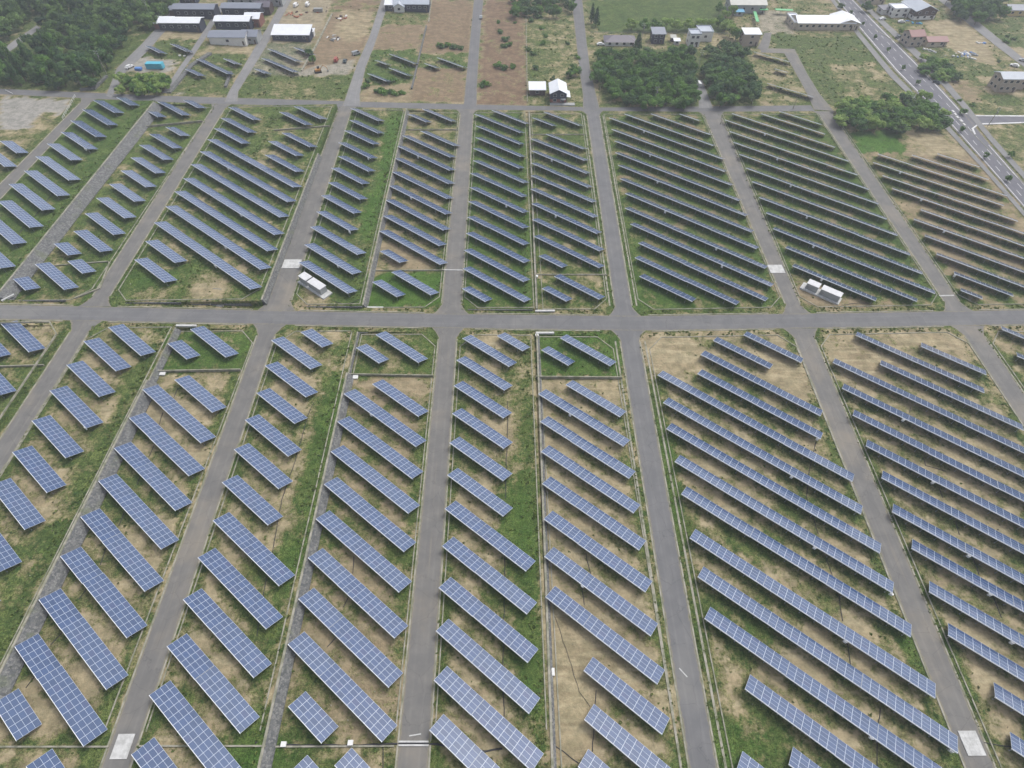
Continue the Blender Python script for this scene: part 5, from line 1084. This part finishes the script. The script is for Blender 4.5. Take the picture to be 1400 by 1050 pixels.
# blue container and tarps
def container(px,py,w_,d,h,m,lb,nm='container',rz=0):
    x,y,z=G(px,py); o=empty(nm,(x,y,z),rz); mb=MB(); mb.box(-w_/2,w_/2,0,d,.15,h)
    k=-w_/2+.2
    while k<w_/2-.2: mb.box(k,k+.18,-.05,-.002,.3,h-.15); k+=.4
    mb.build('body',m,o); mb=MB(); mb.box(w_/2+.002,w_/2+.06,.15,d-.15,.25,h-.15); mb.build('door',m,o); mb=MB(); 
    for a in (-w_/2+.3,w_/2-.7): mb.box(a,a+.4,.1,d-.1,0,.148)
    mb.build('skid',M_steel,o); tag(o,lb,'container')
M_cyan=cm('paint_cyan',(.10,.42,.55)); M_blue=cm('tarp_blue',(.10,.22,.50))
container(212,95,8,3,2.6,M_cyan,'bright blue container in the gravel yard at top left'); container(189,97,3,2,1.2,M_blue,'small blue bin left of the bright blue container')
container(435,17,5,2.4,1.8,M_steel,'grey flatbed load at the construction yard above the warehouse')
# building materials heaps
def heap(px,py,n,s,mats,lb,nm='material_heap'):
    x,y,z=G(px,py); mb=MB(); rr=random.Random(int(px*7+py))
    for k in range(n):
        a,b=rr.gauss(0,s),rr.gauss(0,s*.8); l,w_=rr.uniform(.6,2.6),rr.uniform(.2,1.2); t=rr.uniform(0,3.1); c_,s_=math.cos(t),math.sin(t); h=rr.uniform(.1,.7)
        q=[(a+c_*u-s_*v,b+s_*u+c_*v) for u,v in ((-l/2,-w_/2),(l/2,-w_/2),(l/2,w_/2),(-l/2,w_/2))]
        mb.hexa([(i,j,0) for i,j in q],[(i,j,h) for i,j in q],k%len(mats))
    o=mb.build(nm,mats); o.location=(x,y,z); tag(o,lb,'heap')
M_rust=cm('steel_primer',(.36,.14,.08))
heap(1316,75,34,4.2,[C_wh,M_blue,C_grey,C_wh],'heap of white and blue building sheets on bare ground right of the red roofed house'); heap(405,20,14,3.6,[M_rust,M_rust,C_brown],'heap of rust red steel members above the white roofed warehouse')
heap(454,52,16,2.6,[C_grey,C_wh,C_brown],'heap of pale rubble on the brown building plot'); heap(464,24,14,3.2,[C_wh,C_brown,M_rust],'foundation forms on the brown building plot, upper'); heap(439,15,10,2.2,[C_brown,M_rust],'scrap heap right of the parked vans')
heap(1273,70,10,2.0,[C_wh,C_wh,C_grey],'pile of white sacks below the red roofed house'); heap(1253,32,6,2.2,[M_cyan,M_blue],'blue tarpaulins behind the two storey red roofed house'); heap(1342,60,6,1.3,[M_blue,C_wh],'small blue and white pile beside the far right road')
heap(745,6,10,2.5,[C_beige,C_brown],'timber pile among the trees at the top edge'); heap(246,77,3,1.0,[C_wh],'white sheet lying above the gravel yard')
# ------------------------------------------------------------------ vehicles
M_carw=mat('car_white',(.72,.72,.72),.3); M_card=mat('car_dark',(.03,.05,.055),.3); M_cars=mat('car_silver',(.35,.37,.39),.3,.4); M_carr=mat('machine_red',(.30,.07,.05),.5); M_cary=mat('machine_orange',(.42,.20,.05),.5); M_tyre=mat('tyre',(.02,.02,.02),.8)
def car(px,py,rz,m,label,kind='car'):
    x,y,z=G(px,py); o=empty('parked_'+kind,(x,y,z+.06),rz); mb=MB(); van=kind in('van',)
    if kind=='excavator':
        mb.box(-1.3,1.3,-.9,.9,.75,1.6); mb.build('body',m,o)
        for s in (-1,1): mb=MB(); mb.box(-1.7,1.7,s*1.0-.28,s*1.0+.28,0,.7); mb.build('track',M_tyre,o)
        mb=MB(); mb.box(-.1,1.1,.05,.85,1.602,2.6); mb.build('cab',M_glass,o)
        mb=MB(); mb.tube([(1.2,-.3,1.3),(3.0,-.3,3.2),(4.6,-.3,2.0),(4.9,-.3,.5)],.16,6); ar=mb.build('arm',m,o); mb=MB(); mb.box(4.5,5.3,-.8,.2,0.05,.6); mb.build('bucket',M_steel,ar)
        return tag(o,label,kind)
    prof=[(-2.1,.35),(-2.1,.85),(-1.7,.95),(-1.2,1.45),(.5,1.45),(1.1,.95),(2.0,.8),(2.1,.35)] if not van else [(-2.2,.35),(-2.2,1.85),(-2.0,1.95),(1.2,1.95),(1.8,1.15),(2.2,1.0),(2.2,.35)]
    n=len(prof); W=.82
    L=[(a,-W*(1 if b<1 else .86),b) for a,b in prof]; Rr=[(a,W*(1 if b<1 else .86),b) for a,b in prof]
    mb.face(L); mb.face(Rr[::-1])
    for i in range(n): j=(i+1)%n; mb.face([L[j],L[i],Rr[i],Rr[j]])
    mb.build('body',m,o)
    mb=MB()
    if not van: mb.hexa([(-1.62,-.80,.98),(1.0,-.80,.98),(1.0,.80,.98),(-1.62,.80,.98)],[(-1.25,-.725,1.4),(.55,-.725,1.4),(.55,.725,1.4),(-1.25,.725,1.4)])
    else: mb.hexa([(.5,-.80,1.2),(1.82,-.78,1.2),(1.82,.78,1.2),(.5,.80,1.2)],[(.5,-.74,1.8),(1.36,-.70,1.8),(1.36,.70,1.8),(.5,.74,1.8)])
    mb.build('windows',M_glass,o)
    for a in (-1.35,1.35):
        for s in (-1,1):
            mb=MB(); mb.tube([(a,s*.72,.33),(a,s*.88,.33)],.33,10); mb.build('wheel',M_tyre,o)
    for s in (-1,1): mb=MB(); mb.box(2.05 if not van else 2.15,2.13 if not van else 2.23,s*.6-.15,s*.6+.15,.58,.72); mb.build('headlight',M_boxw,o)
    return tag(o,label,'van' if van else 'car')
car(178,93,R(60),M_carw,'white car at the edge of the gravel yard near the wood'); car(405,9,R(80),M_carw,'white van at the top of the construction yard, left one','van'); car(421,8,R(85),M_carw,'white van at the top of the construction yard, right one','van')
car(460,84,R(90),M_carr,'red truck on the brown building plot','van'); car(472,85,R(90),M_card,'dark car right of the red truck on the building plot'); car(487,75,R(40),M_cars,'silver van beside the third far lane at the building plot','van')
car(435,99,R(20),M_cary,'excavator at the lower edge of the construction yard','excavator'); car(657.5,25,R(90),M_cars,'silver car driving on the central lane far above the cross road')
car(821,62,R(5),M_carw,'white car in front of the mauve roofed house'); car(954.5,117,R(100),M_carw,'white car half hidden by the copse on the small lane','van'); car(993,41,R(5),M_card,'dark teal car beneath the lawn trees')
car(1280,114,R(125),M_card,'dark car beside the highway at right'); car(1386,91,R(140),M_carw,'white car on the far right road above the beige house'); car(1232,31,R(0),M_carw,'white car parked behind the two storey red roofed house'); car(1206,27,R(20),M_carw,'white car parked beside the highway carport'); car(1228,52,R(30),M_card,'dark car parked left of the two storey red roofed house'); car(1398,84,R(140),M_cars,'silver car at the right edge on the far right road')
# ------------------------------------------------------------------ poles
def pole(px,py,h,label,arm=True):
    x,y,z=G(px,py); o=empty('utility_pole',(x,y,z)); mb=MB(); mb.tube([(0,0,-.5),(0,0,h)],.17,8,0,.10); mb.build('post',M_curb,o)
    if arm:
        for zz in (h-.4,h-1.3): mb=MB(); mb.box(-.9,.9,-.06,.06,zz,zz+.12); a=mb.build('cross_arm',M_steel,o); mb=MB(); [mb.box(q-.06,q+.06,-.06,.06,zz+.122,zz+.32) for q in (-.8,0,.8)]; mb.build('insulator',M_boxw,a)
        mb=MB(); mb.tube([(.35,0,h-2.8),(.35,0,h-1.9)],.22,8); mb.build('transformer',M_steel,o)
    tag(o,label,'utility pole')
pole(208,29,10.5,'utility pole beside the wood near the white roofed house'); pole(146,101,10.5,'tall utility pole at the corner of the wood and the cross road'); pole(818.5,138,7,'short pole at the corner of the copse and the wide lane',False); pole(894,146,9.5,'utility pole standing in front of the copse at the cross road'); pole(954,95,9.5,'utility pole between the two copses'); pole(877,56,9,'utility pole behind the copse near the dark house'); pole(1350,173,9,'utility pole at the side road junction right of the highway'); pole(1084,149,6,'thin pole beside the cross road right of the copses',False); pole(985,170,4,'short white pole at the top of the lane right of centre',False)
# rails by the gravel yard
def fence(px0,py0,px1,py1,h,n,lb,m):
    A=G(px0,py0);B=G(px1,py1); o=empty('fence',A); L=math.hypot(B[0]-A[0],B[1]-A[1]); o.rotation_euler=(0,0,math.atan2(B[1]-A[1],B[0]-A[0]))
    for k in range(n+1): mb=MB(); u=L*k/n; mb.box(u-.05,u+.05,-.05,.05,-.3,h); mb.build('post',m,o)
    for z in (h*.5,h-.08): mb=MB(); mb.box(0,L,-.03,.03,z,z+.07); mb.build('rail',m,o)
    tag(o,lb,'fence')
fence(87,164,104,133,1.3,8,'pale fence between the gravel yard and the leftmost lane',M_boxw); fence(52,158,72,167,.5,4,'low pale rail on the bank below the gravel yard',M_curb); fence(8,124,18,129,.6,3,'short white rail by the far road at left',M_boxw)
fence(1083,44,1180,45,1.2,30,'long pale fence below the long white roofed building',M_curb); fence(808,46,1015,48,1.2,50,'fence between the lawn trees and the houses',M_steel)
kerb([G(454,20)[:2],G(433,62)[:2],G(413,97)[:2]],'pale wall running down between the construction yard and the building plot',wd=.8,ht=.7,name='low_wall',cat='wall'); kerb([G(590,0)[:2],G(586,30)[:2]],'pale kerb right of the large grey roofed building',wd=.6,ht=.3,name='low_wall',cat='wall'); kerb([G(583,37)[:2],G(573,80)[:2],G(563,122)[:2]],'dark wall between the grassy far plot and the strip plot',wd=.7,ht=.9,m=M_stone,name='low_wall',cat='wall')
kerb([G(719,15)[:2],G(721,140)[:2]],'thin wall between the reddish plot and the weedy plot',wd=.3,ht=.5,name='low_wall',cat='wall')
kerb([G(286,75)[:2],G(262,90)[:2],G(232,126)[:2]],'dark stone drain wall left of the longest far array',wd=2.2,ht=.8,m=M_stone,name='low_wall',cat='wall'); kerb([G(316,100)[:2],G(309,119)[:2]],'stone wall along the second far lane',wd=1.2,ht=.8,m=M_stone,name='low_wall',cat='wall'); kerb([G(146,106)[:2],G(130,122)[:2],G(112,124)[:2]],'dark stone wall at the corner of the wood',wd=1.0,ht=1.0,m=M_stone,name='low_wall',cat='wall')
kerb([G(1240,68)[:2],G(1196,40)[:2]],'pale kerb beside the highway houses',wd=.5,ht=.2,name='kerb')
# ------------------------------------------------------------------ haze
m=bpy.data.materials.new('haze_air'); m.use_nodes=True; t=m.node_tree; t.nodes.remove(t.nodes['Principled BSDF'])
v=t.nodes.new('ShaderNodeVolumePrincipled'); v.inputs['Density'].default_value=.00038; v.inputs['Color'].default_value=(.86,.90,1,1); v.inputs['Anisotropy'].default_value=.2
t.links.new(v.outputs[0],t.nodes['Material Output'].inputs['Volume'])
mb=MB(); mb.box(-4100,4100,-3100,5100,-9.5,CH+8); o=mb.build('haze',m); tag(o,kind='stuff')
